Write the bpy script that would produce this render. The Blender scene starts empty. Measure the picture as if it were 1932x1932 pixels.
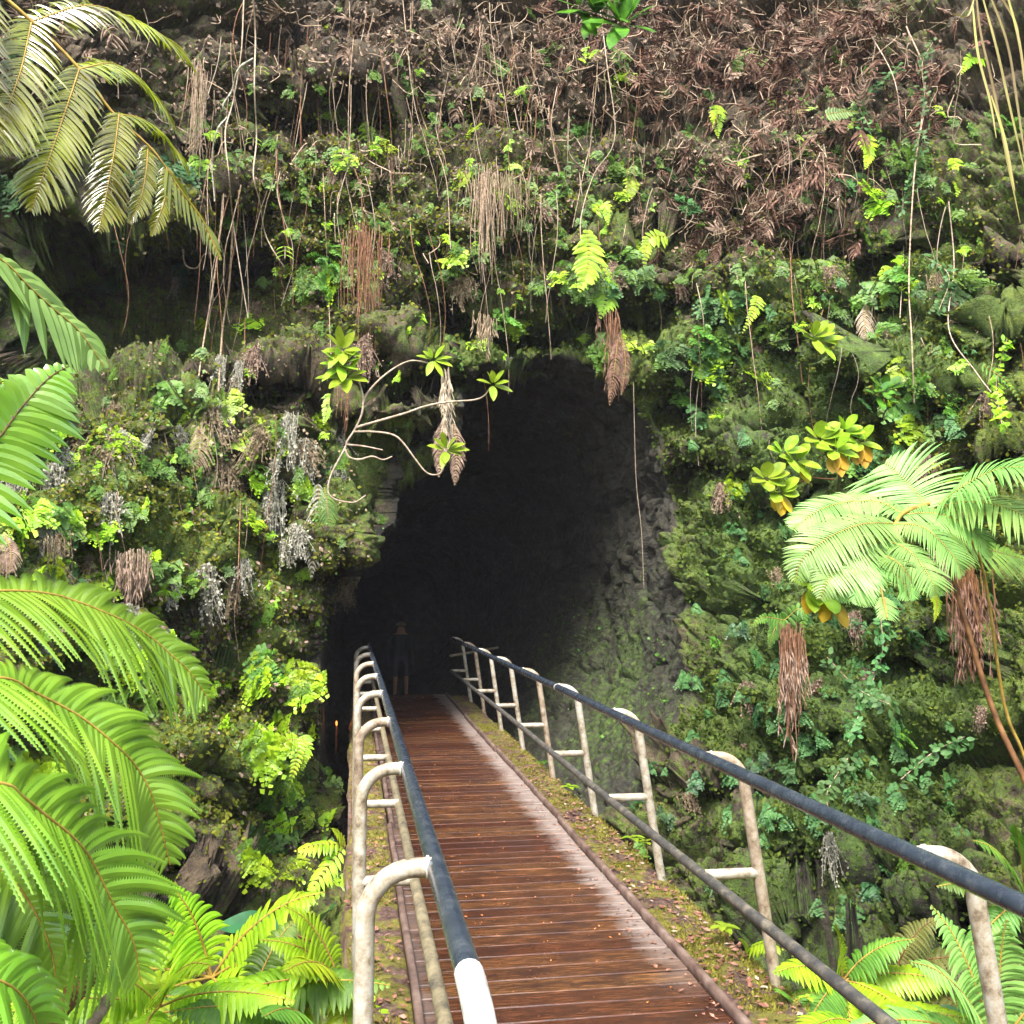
import bpy, math, random
import numpy as np
from mathutils import Vector, Matrix
from math import radians as rad

random.seed(7); RNG = np.random.default_rng(11)
C = bpy.context.scene.collection
SC = bpy.context.scene

# ------------------------------------------------------------------ camera, sky, sun, exposure
CAM_Z = 1.70; FOC = 1860.0; YAW = rad(9.1); PIT = rad(4.67)
cam_d = bpy.data.cameras.new("camera"); cam = bpy.data.objects.new("camera", cam_d); C.objects.link(cam)
cam.location = (0, 0, CAM_Z)
cam.rotation_euler = (math.pi/2 + PIT, 0, -YAW)
cam_d.sensor_width = 36; cam_d.lens = 36*FOC/1932; cam_d.clip_end = 500; cam_d.clip_start = 0.05
SC.camera = cam
SUN_EL, SUN_AZ = rad(57), rad(205)       # high, from behind the camera and a little to the left
w = bpy.data.worlds.new("World"); SC.world = w; w.use_nodes = True
nt = w.node_tree; bg = nt.nodes['Background']
sky = nt.nodes.new('ShaderNodeTexSky'); sky.sky_type = 'NISHITA'; sky.sun_disc = False
sky.sun_elevation = SUN_EL; sky.sun_rotation = SUN_AZ; sky.dust_density = 4; sky.air_density = 1.5; sky.ozone_density = 0.6
nt.links.new(sky.outputs[0], bg.inputs[0]); bg.inputs[1].default_value = 0.15
sd = bpy.data.lights.new("sun", 'SUN'); sun = bpy.data.objects.new("sun", sd); C.objects.link(sun)
sd.energy = 2.0; sd.angle = rad(22); sd.color = (1.0, 0.985, 0.96)
sv = Vector((math.sin(SUN_AZ)*math.cos(SUN_EL), math.cos(SUN_AZ)*math.cos(SUN_EL), math.sin(SUN_EL)))
sun.rotation_euler = sv.to_track_quat('Z', 'Y').to_euler()
SC.view_settings.view_transform = 'Standard'; SC.view_settings.look = 'None'
SC.view_settings.exposure = 1.9; SC.view_settings.gamma = 1
SC.render.engine = 'CYCLES'
cy = SC.cycles; cy.max_bounces = 6; cy.diffuse_bounces = 3; cy.glossy_bounces = 2; cy.transmission_bounces = 3; cy.transparent_max_bounces = 4
cy.caustics_reflective = False; cy.caustics_refractive = False; cy.use_denoising = True; cy.sample_clamp_indirect = 4

# ------------------------------------------------------------------ lens maths (used only to read distances off the photograph)
def rays(px, py):
    px = np.asarray(px, float); py = np.asarray(py, float)
    x = (px-966)/FOC; y = np.ones_like(x); z = -(py-966)/FOC
    c, s = math.cos(PIT), math.sin(PIT); y, z = y*c-z*s, y*s+z*c
    c, s = math.cos(YAW), math.sin(YAW); x, y = x*c+y*s, -x*s+y*c
    return np.stack([x, y, z], -1)
def P(px, py, Y):
    d = rays(px, py); t = np.asarray(Y, float)/d[..., 1]
    return d*t[..., None] + np.array([0, 0, CAM_Z])
def proj(V):
    d = V - np.array([0, 0, CAM_Z]); x, y, z = d[..., 0], d[..., 1], d[..., 2]
    c, s = math.cos(YAW), math.sin(YAW); x, y = x*c-y*s, x*s+y*c
    c, s = math.cos(PIT), math.sin(PIT); y, z = y*c+z*s, -y*s+z*c
    y = np.maximum(y, 1e-3)
    return x/y*FOC+966, -z/y*FOC+966

# ------------------------------------------------------------------ noise
def _h(ix, iy, iz, seed):
    n = (ix.astype(np.int64)*374761393 + iy.astype(np.int64)*668265263 + iz.astype(np.int64)*2147483647 + seed*974711) & 0xffffffff
    n = ((n ^ (n >> 13))*1274126177) & 0xffffffff
    n = ((n ^ (n >> 16))*2246822519) & 0xffffffff
    return ((n ^ (n >> 15)) & 0xffffff)/16777215.0
def vnoise(p, seed=0):
    i = np.floor(p).astype(np.int64); f = p-i; f = f*f*(3-2*f); r = 0
    for dx in (0, 1):
        for dy in (0, 1):
            for dz in (0, 1):
                wt = (f[..., 0] if dx else 1-f[..., 0])*(f[..., 1] if dy else 1-f[..., 1])*(f[..., 2] if dz else 1-f[..., 2])
                r = r + wt*_h(i[..., 0]+dx, i[..., 1]+dy, i[..., 2]+dz, seed)
    return r*2-1
def fbm(p, oct=4, seed=0, gain=.5):
    a, r, t = 1.0, 0, 0
    for k in range(oct):
        r = r + a*vnoise(p*(2.03**k)+k*17.3, seed+k); t += a; a *= gain
    return r/t
def worley(p, seed=0):
    i = np.floor(p).astype(np.int64)
    f1 = np.full(p.shape[:-1], 9.0); f2 = f1.copy(); cid = np.zeros_like(f1)
    for dx in (-1, 0, 1):
        for dy in (-1, 0, 1):
            for dz in (-1, 0, 1):
                a, b, c = i[..., 0]+dx, i[..., 1]+dy, i[..., 2]+dz
                h1, h2, h3 = _h(a, b, c, seed), _h(a, b, c, seed+5), _h(a, b, c, seed+9)
                d = np.sqrt((a+h1-p[..., 0])**2+(b+h2-p[..., 1])**2+(c+h3-p[..., 2])**2)
                m = d < f1
                f2 = np.where(m, f1, np.minimum(f2, d)); cid = np.where(m, (h1*7.7+h2*3.3) % 1, cid); f1 = np.where(m, d, f1)
    return f1, f2, cid
def sstep(a, b, x):
    t = np.clip((x-a)/(b-a), 0, 1); return t*t*(3-2*t)

# ------------------------------------------------------------------ mesh helpers
def tag(o, label=None, cat=None, group=None, kind=None):
    if label: o['label'] = label
    if cat: o['category'] = cat
    if group: o['group'] = group
    if kind: o['kind'] = kind
    return o
def mesh(name, parts, mat, smooth=True, attrs=None):
    """parts: list of (V (n,3), F (m,3|4)) -> one mesh datablock"""
    Vs, loops, starts, totals = [], [], [], []; off = 0; ls = 0
    for V, F in parts:
        V = np.asarray(V, np.float32).reshape(-1, 3); F = np.asarray(F, np.int32)
        if len(F) == 0: continue
        Vs.append(V); k = F.shape[1]
        loops.append((F+off).reshape(-1)); n = len(F)
        starts.append(np.arange(n, dtype=np.int32)*k+ls); totals.append(np.full(n, k, np.int32))
        ls += n*k; off += len(V)
    V = np.concatenate(Vs); L = np.concatenate(loops); S = np.concatenate(starts); T = np.concatenate(totals)
    me = bpy.data.meshes.new(name)
    me.vertices.add(len(V)); me.vertices.foreach_set('co', V.reshape(-1))
    me.loops.add(len(L)); me.loops.foreach_set('vertex_index', L)
    me.polygons.add(len(S)); me.polygons.foreach_set('loop_start', S); me.polygons.foreach_set('loop_total', T)
    me.update(calc_edges=True)
    me.polygons.foreach_set('use_smooth', np.full(len(S), smooth))
    if attrs:
        for k, a in attrs.items():
            at = me.attributes.new(k, 'FLOAT', 'POINT'); at.data.foreach_set('value', np.asarray(a, np.float32).reshape(-1))
    me.materials.append(mat)
    return me
def obj(name, parts, mat, parent=None, smooth=True, attrs=None, me=None):
    if me is None: me = mesh(name, parts, mat, smooth, attrs)
    o = bpy.data.objects.new(name, me); C.objects.link(o)
    if parent is not None:
        o.parent = parent; o.matrix_parent_inverse = Matrix.Translation(parent.location).inverted() if parent.rotation_euler.to_quaternion().angle < 1e-6 else parent.matrix_basis.inverted()
    return o
def empty(name, loc, label, cat, group=None):
    o = bpy.data.objects.new(name, None); C.objects.link(o); o.location = tuple(float(v) for v in loc); o.empty_display_size = .1
    return tag(o, label, cat, group)
def nrm(v):
    v = np.asarray(v, float); return v/np.maximum(np.linalg.norm(v, axis=-1, keepdims=True), 1e-9)
def smooth_path(pts, n):
    pts = np.asarray(pts, float); m = len(pts)
    if m == 2: t = np.linspace(0, 1, n)[:, None]; return pts[0]*(1-t)+pts[1]*t
    q = np.vstack([2*pts[0]-pts[1], pts, 2*pts[-1]-pts[-2]])
    seg = np.linalg.norm(np.diff(pts, axis=0), axis=1); cum = np.r_[0, np.cumsum(seg)]; s = np.linspace(0, cum[-1], n)
    k = np.clip(np.searchsorted(cum, s, side='right')-1, 0, m-2); t = ((s-cum[k])/np.maximum(seg[k], 1e-9))[:, None]
    a, b, c, d = q[k], q[k+1], q[k+2], q[k+3]
    return .5*((2*b)+(c-a)*t+(2*a-5*b+4*c-d)*t*t+(-a+3*b-3*c+d)*t**3)
def tube(pts, r, sides=8, caps=True):
    pts = np.asarray(pts, float); n = len(pts); r = np.broadcast_to(np.asarray(r, float), (n,))
    T = nrm(np.gradient(pts, axis=0)); ref = np.array([0, 0, 1.0]) if abs(T[0, 2]) < .9 else np.array([1.0, 0, 0])
    U = np.zeros_like(T); u = nrm(ref-T[0]*np.dot(ref, T[0]))
    for i in range(n):
        u = nrm(u-T[i]*np.dot(u, T[i])); U[i] = u
    W = np.cross(T, U); a = np.arange(sides)*2*math.pi/sides
    V = pts[:, None]+r[:, None, None]*(np.cos(a)[None, :, None]*U[:, None]+np.sin(a)[None, :, None]*W[:, None])
    i = np.arange(n-1)[:, None]*sides; j = np.arange(sides)[None]; j2 = (j+1) % sides
    F = np.stack([i+j, i+j2, i+sides+j2, i+sides+j], -1).reshape(-1, 4)
    out = [(V.reshape(-1, 3), F)]
    if caps:
        for e in (0, n-1):
            Vc = np.vstack([V[e], pts[e][None]]); k = np.arange(sides)
            out.append((Vc, np.stack([k, (k+1) % sides, np.full(sides, sides)], -1)))
    return out
def box(x0, x1, y0, y1, z0, z1):
    V = np.array([[x, y, z] for x in (x0, x1) for y in (y0, y1) for z in (z0, z1)], float)
    return (V, np.array([[0, 1, 3, 2], [4, 6, 7, 5], [0, 4, 5, 1], [2, 3, 7, 6], [0, 2, 6, 4], [1, 5, 7, 3]]))

# ------------------------------------------------------------------ materials
def new_mat(name):
    m = bpy.data.materials.new(name); m.use_nodes = True
    return m, m.node_tree, m.node_tree.nodes['Principled BSDF']
def N(nt, t, **k):
    n = nt.nodes.new(t)
    for a, b in k.items(): setattr(n, a, b)
    return n
def ramp(nt, src, stops):
    r = N(nt, 'ShaderNodeValToRGB'); el = r.color_ramp.elements
    while len(el) < len(stops): el.new(.5)
    for e, (p, c) in zip(el, stops): e.position = p; e.color = (*c, 1) if len(c) == 3 else c
    nt.links.new(src, r.inputs[0]); return r.outputs[0]
def noise(nt, scale, detail=4, vec=None, rough=.55):
    n = N(nt, 'ShaderNodeTexNoise'); n.inputs['Scale'].default_value = scale; n.inputs['Detail'].default_value = detail; n.inputs['Roughness'].default_value = rough
    if vec is not None: nt.links.new(vec, n.inputs['Vector'])
    return n.outputs['Fac']
def coords(nt, scale=(1, 1, 1)):
    t = N(nt, 'ShaderNodeTexCoord'); mp = N(nt, 'ShaderNodeMapping'); mp.inputs['Scale'].default_value = scale
    nt.links.new(t.outputs['Object'], mp.inputs['Vector']); return mp.outputs[0]
def mix(nt, fac, a, b, mode='MIX'):
    m = N(nt, 'ShaderNodeMix', data_type='RGBA', blend_type=mode)
    if isinstance(fac, (int, float)): m.inputs[0].default_value = fac
    else: nt.links.new(fac, m.inputs[0])
    for v, s in ((a, 6), (b, 7)):
        if isinstance(v, tuple): m.inputs[s].default_value = (*v, 1)
        else: nt.links.new(v, m.inputs[s])
    return m.outputs[2]
def math_(nt, op, a, b=0.0, clamp=False):
    m = N(nt, 'ShaderNodeMath', operation=op, use_clamp=clamp)
    for v, s in ((a, 0), (b, 1)):
        if isinstance(v, (int, float)): m.inputs[s].default_value = v
        else: nt.links.new(v, m.inputs[s])
    return m.outputs[0]
def bump(nt, bs, h, strength, dist=.02):
    b = N(nt, 'ShaderNodeBump'); b.inputs['Strength'].default_value = strength; b.inputs['Distance'].default_value = dist
    nt.links.new(h, b.inputs['Height']); nt.links.new(b.outputs[0], bs.inputs['Normal'])
def leaf_mat(name, dark, mid, light, trans=.35, rough=.42, scale=9.0, tip=None, spec=.5):
    m, nt, bs = new_mat(name); v = coords(nt)
    col = ramp(nt, noise(nt, scale, 3, v), [(.3, dark), (.5, mid), (.7, light)])
    oi = N(nt, 'ShaderNodeObjectInfo')
    hs = N(nt, 'ShaderNodeHueSaturation'); nt.links.new(col, hs.inputs['Color'])
    nt.links.new(math_(nt, 'ADD', math_(nt, 'MULTIPLY', oi.outputs['Random'], .035), .47), hs.inputs['Hue'])
    nt.links.new(math_(nt, 'ADD', math_(nt, 'MULTIPLY', oi.outputs['Random'], .5), .75), hs.inputs['Value'])
    col = hs.outputs[0]
    nt.links.new(col, bs.inputs['Base Color']); bs.inputs['Roughness'].default_value = rough
    bs.inputs['Specular IOR Level'].default_value = spec
    tr = N(nt, 'ShaderNodeBsdfTranslucent'); nt.links.new(mix(nt, 1.0, col, (1.0, 1.0, .45), 'MULTIPLY'), tr.inputs['Color'])
    ms = N(nt, 'ShaderNodeMixShader'); ms.inputs[0].default_value = trans
    nt.links.new(bs.outputs[0], ms.inputs[1]); nt.links.new(tr.outputs[0], ms.inputs[2])
    nt.links.new(ms.outputs[0], nt.nodes['Material Output'].inputs['Surface'])
    return m
def dull_mat(name, dark, mid, light, scale=14.0, rough=.85, trans=0.0):
    m, nt, bs = new_mat(name); v = coords(nt)
    col = ramp(nt, noise(nt, scale, 5, v), [(.3, dark), (.5, mid), (.7, light)])
    nt.links.new(col, bs.inputs['Base Color']); bs.inputs['Roughness'].default_value = rough; bs.inputs['Specular IOR Level'].default_value = .25
    return m

M = {}
M['treefern'] = leaf_mat('tree_fern_green', (.12, .31, .02), (.19, .45, .03), (.30, .58, .05), .30, .28, 5, spec=1.0)
M['paletree'] = leaf_mat('pale_fern_green', (.12, .28, .055), (.19, .40, .09), (.29, .52, .14), .3, .40, 5)
M['goldfern'] = leaf_mat('golden_fern', (.12, .13, .005), (.22, .25, .008), (.32, .40, .012), .45, .24, 6, spec=1.0)
M['brightfern'] = leaf_mat('bright_fern', (.16, .34, .012), (.28, .52, .018), (.44, .64, .03), .38, .42, 8)
M['midfern'] = leaf_mat('mid_fern', (.05, .14, .015), (.09, .23, .025), (.16, .34, .04), .35, .5, 8)
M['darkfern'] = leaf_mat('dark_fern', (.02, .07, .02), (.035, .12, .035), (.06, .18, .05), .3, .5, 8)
M['coolfern'] = leaf_mat('cool_fern', (.035, .11, .03), (.065, .18, .05), (.12, .26, .08), .3, .55, 8, spec=.3)
M['broad'] = leaf_mat('broad_leaf', (.03, .13, .015), (.06, .24, .02), (.12, .36, .03), .3, .3, 14, spec=.7)
M['lime'] = leaf_mat('lime_leaf', (.16, .34, .02), (.26, .46, .03), (.36, .55, .05), .35, .32, 14, spec=.6)
M['yellow'] = leaf_mat('yellow_leaf', (.45, .33, .02), (.62, .45, .03), (.72, .5, .04), .3, .4, 12)
M['darkbroad'] = leaf_mat('dark_broad_leaf', (.012, .06, .02), (.02, .10, .03), (.04, .14, .045), .15, .5, 10, spec=.3)
M['dead'] = dull_mat('dead_frond', (.08, .05, .035), (.22, .15, .11), (.42, .31, .23), 22)
M['deadred'] = dull_mat('dead_frond_red', (.05, .025, .018), (.14, .075, .052), (.28, .17, .12), 22)
M['deadpale'] = dull_mat('dead_leaf_pale', (.22, .17, .11), (.38, .31, .22), (.55, .47, .36), 18)
M['root'] = dull_mat('root_bark', (.15, .10, .065), (.34, .25, .17), (.52, .41, .30), 30)
M['rootred'] = dull_mat('root_reddish', (.10, .045, .025), (.22, .11, .06), (.34, .19, .11), 30)
M['vine'] = dull_mat('vine_pale', (.22, .16, .11), (.38, .30, .22), (.52, .44, .34), 20)
M['grey'] = dull_mat('dry_grey', (.14, .14, .10), (.28, .27, .21), (.50, .48, .40), 26)
M['drytan'] = dull_mat('dry_tan', (.12, .085, .05), (.24, .18, .11), (.40, .33, .22), 26)
M['stem'] = dull_mat('brown_stipe', (.07, .03, .015), (.16, .075, .03), (.24, .12, .045), 20, .6)
M['stemyellow'] = dull_mat('yellow_stipe', (.22, .14, .03), (.34, .22, .045), (.44, .3, .07), 20, .6)
M['mossbit'] = leaf_mat('moss_leaf', (.07, .09, .01), (.13, .15, .016), (.23, .25, .03), .3, .8, 3, spec=.15)
M['mossdark'] = leaf_mat('moss_leaf_dark', (.03, .065, .01), (.06, .11, .015), (.12, .19, .03), .3, .8, 3, spec=.15)
M['mossgold'] = leaf_mat('moss_golden', (.12, .11, .012), (.22, .21, .02), (.33, .31, .04), .2, .75, 18)
M['reed'] = leaf_mat('reed_leaf', (.25, .2, .07), (.38, .33, .12), (.45, .5, .1), .3, .45, 2)

for k_ in ('treefern', 'goldfern'):
    b_ = M[k_].node_tree.nodes['Principled BSDF']; b_.inputs['Coat Weight'].default_value = .7; b_.inputs['Coat Roughness'].default_value = .22
def rock_material():
    m, nt, bs = new_mat('mossy_lava_rock'); v = coords(nt)
    a = N(nt, 'ShaderNodeAttribute', attribute_name='moss'); b = N(nt, 'ShaderNodeAttribute', attribute_name='warm')
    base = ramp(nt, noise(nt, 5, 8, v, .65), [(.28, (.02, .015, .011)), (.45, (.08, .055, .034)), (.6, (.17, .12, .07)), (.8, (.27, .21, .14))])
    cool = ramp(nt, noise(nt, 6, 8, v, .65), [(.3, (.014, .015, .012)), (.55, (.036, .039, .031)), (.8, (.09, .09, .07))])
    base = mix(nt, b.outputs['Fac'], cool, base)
    mg = ramp(nt, noise(nt, 4.5, 6, v, .7), [(.3, (.04, .07, .012)), (.5, (.11, .155, .02)), (.65, (.20, .24, .03)), (.85, (.30, .29, .05))])
    mc = ramp(nt, noise(nt, 7, 6, v, .7), [(.3, (.03, .065, .015)), (.55, (.085, .15, .028)), (.8, (.17, .25, .055))])
    mg = mix(nt, b.outputs['Fac'], mc, mg)
    speck = noise(nt, 60, 3, v, .7)
    f = math_(nt, 'ADD', math_(nt, 'MULTIPLY', math_(nt, 'SUBTRACT', noise(nt, 12, 7, v, .75), .5), 2.4), a.outputs['Fac'])
    f = ramp(nt, f, [(.35, (0, 0, 0)), (.62, (1, 1, 1))])
    col = mix(nt, f, base, mg)
    col = mix(nt, 1.0, col, ramp(nt, speck, [(.3, (.45, .45, .45)), (.6, (1.2, 1.2, 1.2))]), 'MULTIPLY')
    li = ramp(nt, noise(nt, 9, 8, v, .8), [(.66, (0, 0, 0)), (.74, (.6, .6, .6))])
    col = mix(nt, li, col, (.27, .27, .22))
    nt.links.new(col, bs.inputs['Base Color']); bs.inputs['Roughness'].default_value = .75
    bs.inputs['Specular IOR Level'].default_value = .35
    h = math_(nt, 'ADD', noise(nt, 22, 8, v, .7), math_(nt, 'MULTIPLY', noise(nt, 90, 3, v, .7), .35))
    bump(nt, bs, h, .9, .06)
    return m
M['rock'] = rock_material()

def wood_material():
    m, nt, bs = new_mat('wet_deck_wood')
    v = coords(nt, (1.2, 14, 14)); v0 = coords(nt)
    pl = N(nt, 'ShaderNodeAttribute', attribute_name='plank')
    grain = noise(nt, 7, 8, v, .7)
    col = ramp(nt, grain, [(.27, (.016, .008, .005)), (.44, (.055, .022, .011)), (.58, (.13, .050, .021)), (.78, (.30, .135, .055))])
    hs = N(nt, 'ShaderNodeHueSaturation'); nt.links.new(col, hs.inputs['Color'])
    nt.links.new(math_(nt, 'ADD', math_(nt, 'MULTIPLY', pl.outputs['Fac'], .7), .6), hs.inputs['Value'])
    nt.links.new(math_(nt, 'ADD', math_(nt, 'MULTIPLY', pl.outputs['Fac'], .025), .487), hs.inputs['Hue'])
    col = hs.outputs[0]
    dirt = ramp(nt, noise(nt, 3.2, 7, coords(nt, (1, 2.2, 1)), .75), [(.44, (0, 0, 0)), (.62, (.92, .92, .92))])
    col = mix(nt, dirt, col, (.035, .016, .012))
    # dry pale margins beside the kerbs
    sx = N(nt, 'ShaderNodeSeparateXYZ'); nt.links.new(v0, sx.inputs[0])
    wob = math_(nt, 'MULTIPLY', math_(nt, 'SUBTRACT', noise(nt, 2.4, 9, coords(nt, (.5, 3.2, 1)), .8), .5), .5)
    xr = math_(nt, 'ADD', sx.outputs['X'], wob)
    right = ramp(nt, xr, [(0, (0, 0, 0)), (1, (1, 1, 1))])
    r1 = math_(nt, 'MULTIPLY', math_(nt, 'SUBTRACT', xr, 1.33), 8, True)
    l1 = math_(nt, 'MULTIPLY', math_(nt, 'SUBTRACT', .40, xr), 10, True)
    near = math_(nt, 'MULTIPLY', math_(nt, 'SUBTRACT', sx.outputs['Y'], 4.1), 1.2, True)
    dry = math_(nt, 'MULTIPLY', math_(nt, 'MAXIMUM', math_(nt, 'MULTIPLY', r1, near), math_(nt, 'MULTIPLY', l1, .45)), .9)
    col = mix(nt, dry, col, ramp(nt, grain, [(.3, (.14, .11, .095)), (.7, (.30, .245, .215))]))
    nt.links.new(col, bs.inputs['Base Color'])
    rr = math_(nt, 'ADD', math_(nt, 'MULTIPLY', noise(nt, 5, 6, v0, .7), .55), -.07, True)
    rr = math_(nt, 'ADD', rr, math_(nt, 'MULTIPLY', dry, .45), True)
    nt.links.new(rr, bs.inputs['Roughness'])
    bump(nt, bs, grain, .35, .006)
    return m
M['wood'] = wood_material()
M['oldwood'] = dull_mat('weathered_kerb', (.06, .035, .028), (.13, .085, .068), (.22, .16, .13), 9, .7)
def strip_material():
    m, nt, bs = new_mat('litter_soil'); v = coords(nt)
    soil = ramp(nt, noise(nt, 28, 7, v, .75), [(.3, (.03, .015, .01)), (.5, (.11, .06, .045)), (.62, (.22, .13, .10)), (.75, (.42, .30, .24))])
    ms = ramp(nt, noise(nt, 20, 5, v, .7), [(.3, (.10, .09, .012)), (.7, (.24, .22, .03))])
    f = ramp(nt, noise(nt, 4.5, 5, v, .6), [(.45, (0, 0, 0)), (.53, (1, 1, 1))])
    nt.links.new(mix(nt, f, soil, ms), bs.inputs['Base Color']); bs.inputs['Roughness'].default_value = .8
    bump(nt, bs, noise(nt, 45, 6, v, .75), 1.0, .02)
    return m
M['strip'] = strip_material()
def pipe_material(name, c1, c2, c3, rough, worn):
    m, nt, bs = new_mat(name); v = coords(nt)
    col = ramp(nt, noise(nt, 16, 8, v, .75), [(.34, c3), (.47, c2), (.60, c1)])
    nt.links.new(col, bs.inputs['Base Color'])
    nt.links.new(math_(nt, 'ADD', math_(nt, 'MULTIPLY', noise(nt, 30, 4, v), .35), rough), bs.inputs['Roughness'])
    bs.inputs['Specular IOR Level'].default_value = .6
    bump(nt, bs, noise(nt, 60, 6, v, .7), worn, .003)
    return m
M['post'] = pipe_material('old_cream_paint', (.47, .45, .39), (.34, .29, .21), (.11, .075, .045), .26, .5)
M['post2'] = pipe_material('stained_cream_paint', (.40, .34, .26), (.28, .21, .14), (.09, .06, .04), .5, .8)
M['rail'] = pipe_material('black_rail_paint', (.022, .030, .045), (.034, .045, .062), (.07, .08, .09), .06, .12)
M['lowrail'] = pipe_material('worn_black_rail', (.035, .035, .037), (.075, .07, .06), (.19, .165, .12), .4, .6)
M['lowrail2'] = pipe_material('mossy_pipe', (.26, .22, .13), (.17, .14, .08), (.04, .04, .04), .5, .7)
M['white'] = pipe_material('white_pipe_paint', (.62, .62, .61), (.5, .49, .46), (.26, .23, .19), .3, .8)

# ------------------------------------------------------------------ the lava cliff with the cave (one surface)
outline = [(1010,672),(1080,675),(1130,700),(1180,745),(1215,800),(1240,870),(1262,940),(1265,1010),(1278,1080),(1290,1160),(1290,1250),
 (1270,1350),(1230,1450),(1180,1540),(1100,1640),(960,1720),(800,1740),(690,1700),(630,1600),(612,1480),(610,1350),(620,1200),(640,1118),
 (688,1092),(712,1050),(742,990),(752,905),(748,862),(800,838),(866,822),(872,765),(866,722),(900,692),(950,680)]
ctrl = np.array([(740,950,11.5),(620,1150,11.2),(610,1500,10.5),(690,1700,10),(960,1720,10),(1010,672,12.2),(860,760,11.6),(1262,950,11.6),
 (1290,1200,10.2),(1270,1400,9.3),(1150,1600,9),(0,0,10.5),(0,500,10.5),(0,1000,8.2),(0,1500,6.8),(0,1932,5.4),(300,300,11.5),(300,1000,10),
 (300,1600,8),(600,1932,7.5),(600,300,12.4),(966,0,13.4),(966,350,12.6),(1400,0,12.6),(1932,0,10),(1932,500,9),(1600,500,10.6),(1932,1000,7.6),
 (1600,1100,8.8),(1932,1500,6.6),(1500,1500,8),(1932,1932,5.4),(1500,1932,6.4),(-800,966,4.6),(-800,-500,8),(2700,966,4.6),(2700,-500,8),
 (966,-800,16),(-800,2600,3.4),(2700,2600,3.4),(966,2800,4.5)], float)
def tps_fit(c):
    X = c[:, :2]/1000; n = len(X)
    d = np.linalg.norm(X[:, None]-X[None], axis=-1)+1e-9; K = d*d*np.log(d)+np.eye(n)*.02
    Pm = np.c_[np.ones(n), X]; A = np.block([[K, Pm], [Pm.T, np.zeros((3, 3))]])
    s = np.linalg.solve(A, np.r_[c[:, 2], 0, 0, 0]); return X, s
TX, TS = tps_fit(ctrl)
def depth(px, py):
    x = np.asarray(px, float)/1000; y = np.asarray(py, float)/1000; r = TS[-3]+TS[-2]*x+TS[-1]*y
    for k in range(len(TX)):
        d = np.sqrt((x-TX[k, 0])**2+(y-TX[k, 1])**2)+1e-9; r = r+TS[k]*d*d*np.log(d)
    return np.clip(r, 3.2, 17)
CX, CY = 960.0, 1090.0
NT, NS, NO, NI = 1500, 540, 40, 250
o = np.array(outline, float); th = np.arctan2(o[:, 1]-CY, o[:, 0]-CX); rr = np.hypot(o[:, 0]-CX, o[:, 1]-CY); k = np.argsort(th)
TH = np.linspace(-math.pi, math.pi, NT, endpoint=False); R0 = np.interp(TH, th[k], rr[k], period=2*math.pi)
R0 = R0*(1+.012*fbm(np.stack([np.cos(TH)*6, np.sin(TH)*6, TH*0], -1), 4, 3))
ct, st = np.cos(TH), np.sin(TH)
RM = 1500.0
s1 = np.linspace(0, 1, NS); s2 = np.linspace(0, 1, NO+1)[1:]**1.5
R = np.concatenate([R0[None]+(RM-R0)[None]*s1[:, None], RM+(4200-RM)*s2[:, None]*np.ones(NT)[None]], 0)
PX = CX+R*ct[None]; PY = CY+R*st[None]
Yd = depth(PX, PY)
# round the lip of the cave inwards
lip = np.exp(-(R-R0[None])/40.0); Yd = Yd+lip*.25
def gauss(cx, cy, rx, ry, p=1.0): return np.exp(-(((PX-cx)/rx)**2+((PY-cy)/ry)**2)**p)
# recesses (+) and bosses (-) of the face, metres in depth
wx = 26*fbm(np.stack([PX/90, PY/90, PX*0], -1), 3, 40); wy = 26*fbm(np.stack([PX/90, PY/90, PX*0+9], -1), 3, 41)
def blob(cx, cy, rx, ry, d, p=1.6):
    global Yd
    Yd = Yd+d*np.exp(-((((PX+wx-cx)/rx)**2+((PY+wy-cy)/ry)**2)**p))
for b in [(230,560,300,110,2.6),(90,700,120,60,1.2),(420,470,90,90,1.2),(560,735,190,26,1.6),(640,840,60,45,1.0),(780,712,95,26,1.3),(700,815,90,26,1.2),(400,300,140,34,1.2),(560,225,150,30,1.0),
 (1060,615,260,48,1.6),(640,190,160,30,.8),(460,930,110,26,.7),(520,1030,60,60,.5),(420,1180,120,30,.8),(1330,745,110,50,.9),
 (1560,470,150,45,.9),(900,240,160,35,.7),(1290,250,180,30,.6),(1740,1250,110,70,.6),(480,1580,60,120,.5),(600,1500,40,160,.8),(640,1200,50,60,.5),(350,1670,140,60,.5),(300,1290,90,30,.6),
 (1600,1640,170,44,.45),(1400,1500,120,30,.5),(1500,960,80,40,.6),(1440,640,80,40,.6),(1340,900,90,40,.5),(1880,900,120,34,.7),(1900,560,60,60,.6),(1700,1760,180,80,.4),(700,500,140,24,.5),(820,570,60,60,.6),(1180,430,120,22,.5),(200,900,140,22,.5),(100,1150,140,26,.7),(1350,1330,40,80,.15)]: blob(*b)
for b in [(1680,655,95,62,-.7),(1880,600,80,60,-.5),(1820,720,130,50,-.4),(420,1445,85,75,-.7),(390,1570,70,50,-.5),(1405,800,70,60,-.4),(960,668,70,20,-.35),(1080,640,80,20,-.25),
 (1640,760,80,60,-.3),(330,1090,110,70,-.5),(640,1010,80,80,-.4),(770,770,110,30,-.5),(760,640,80,70,-.5),(600,300,90,40,-.4),(640,160,120,40,-.4),(1310,1480,80,60,-.3),(1560,1280,90,70,-.3),(1480,1130,80,50,-.4),(1750,560,80,50,-.3),(220,800,140,60,-.4),(820,430,120,60,-.3),(530,1290,70,90,-.3)]: blob(*b)
V = P(PX, PY, Yd)
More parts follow.
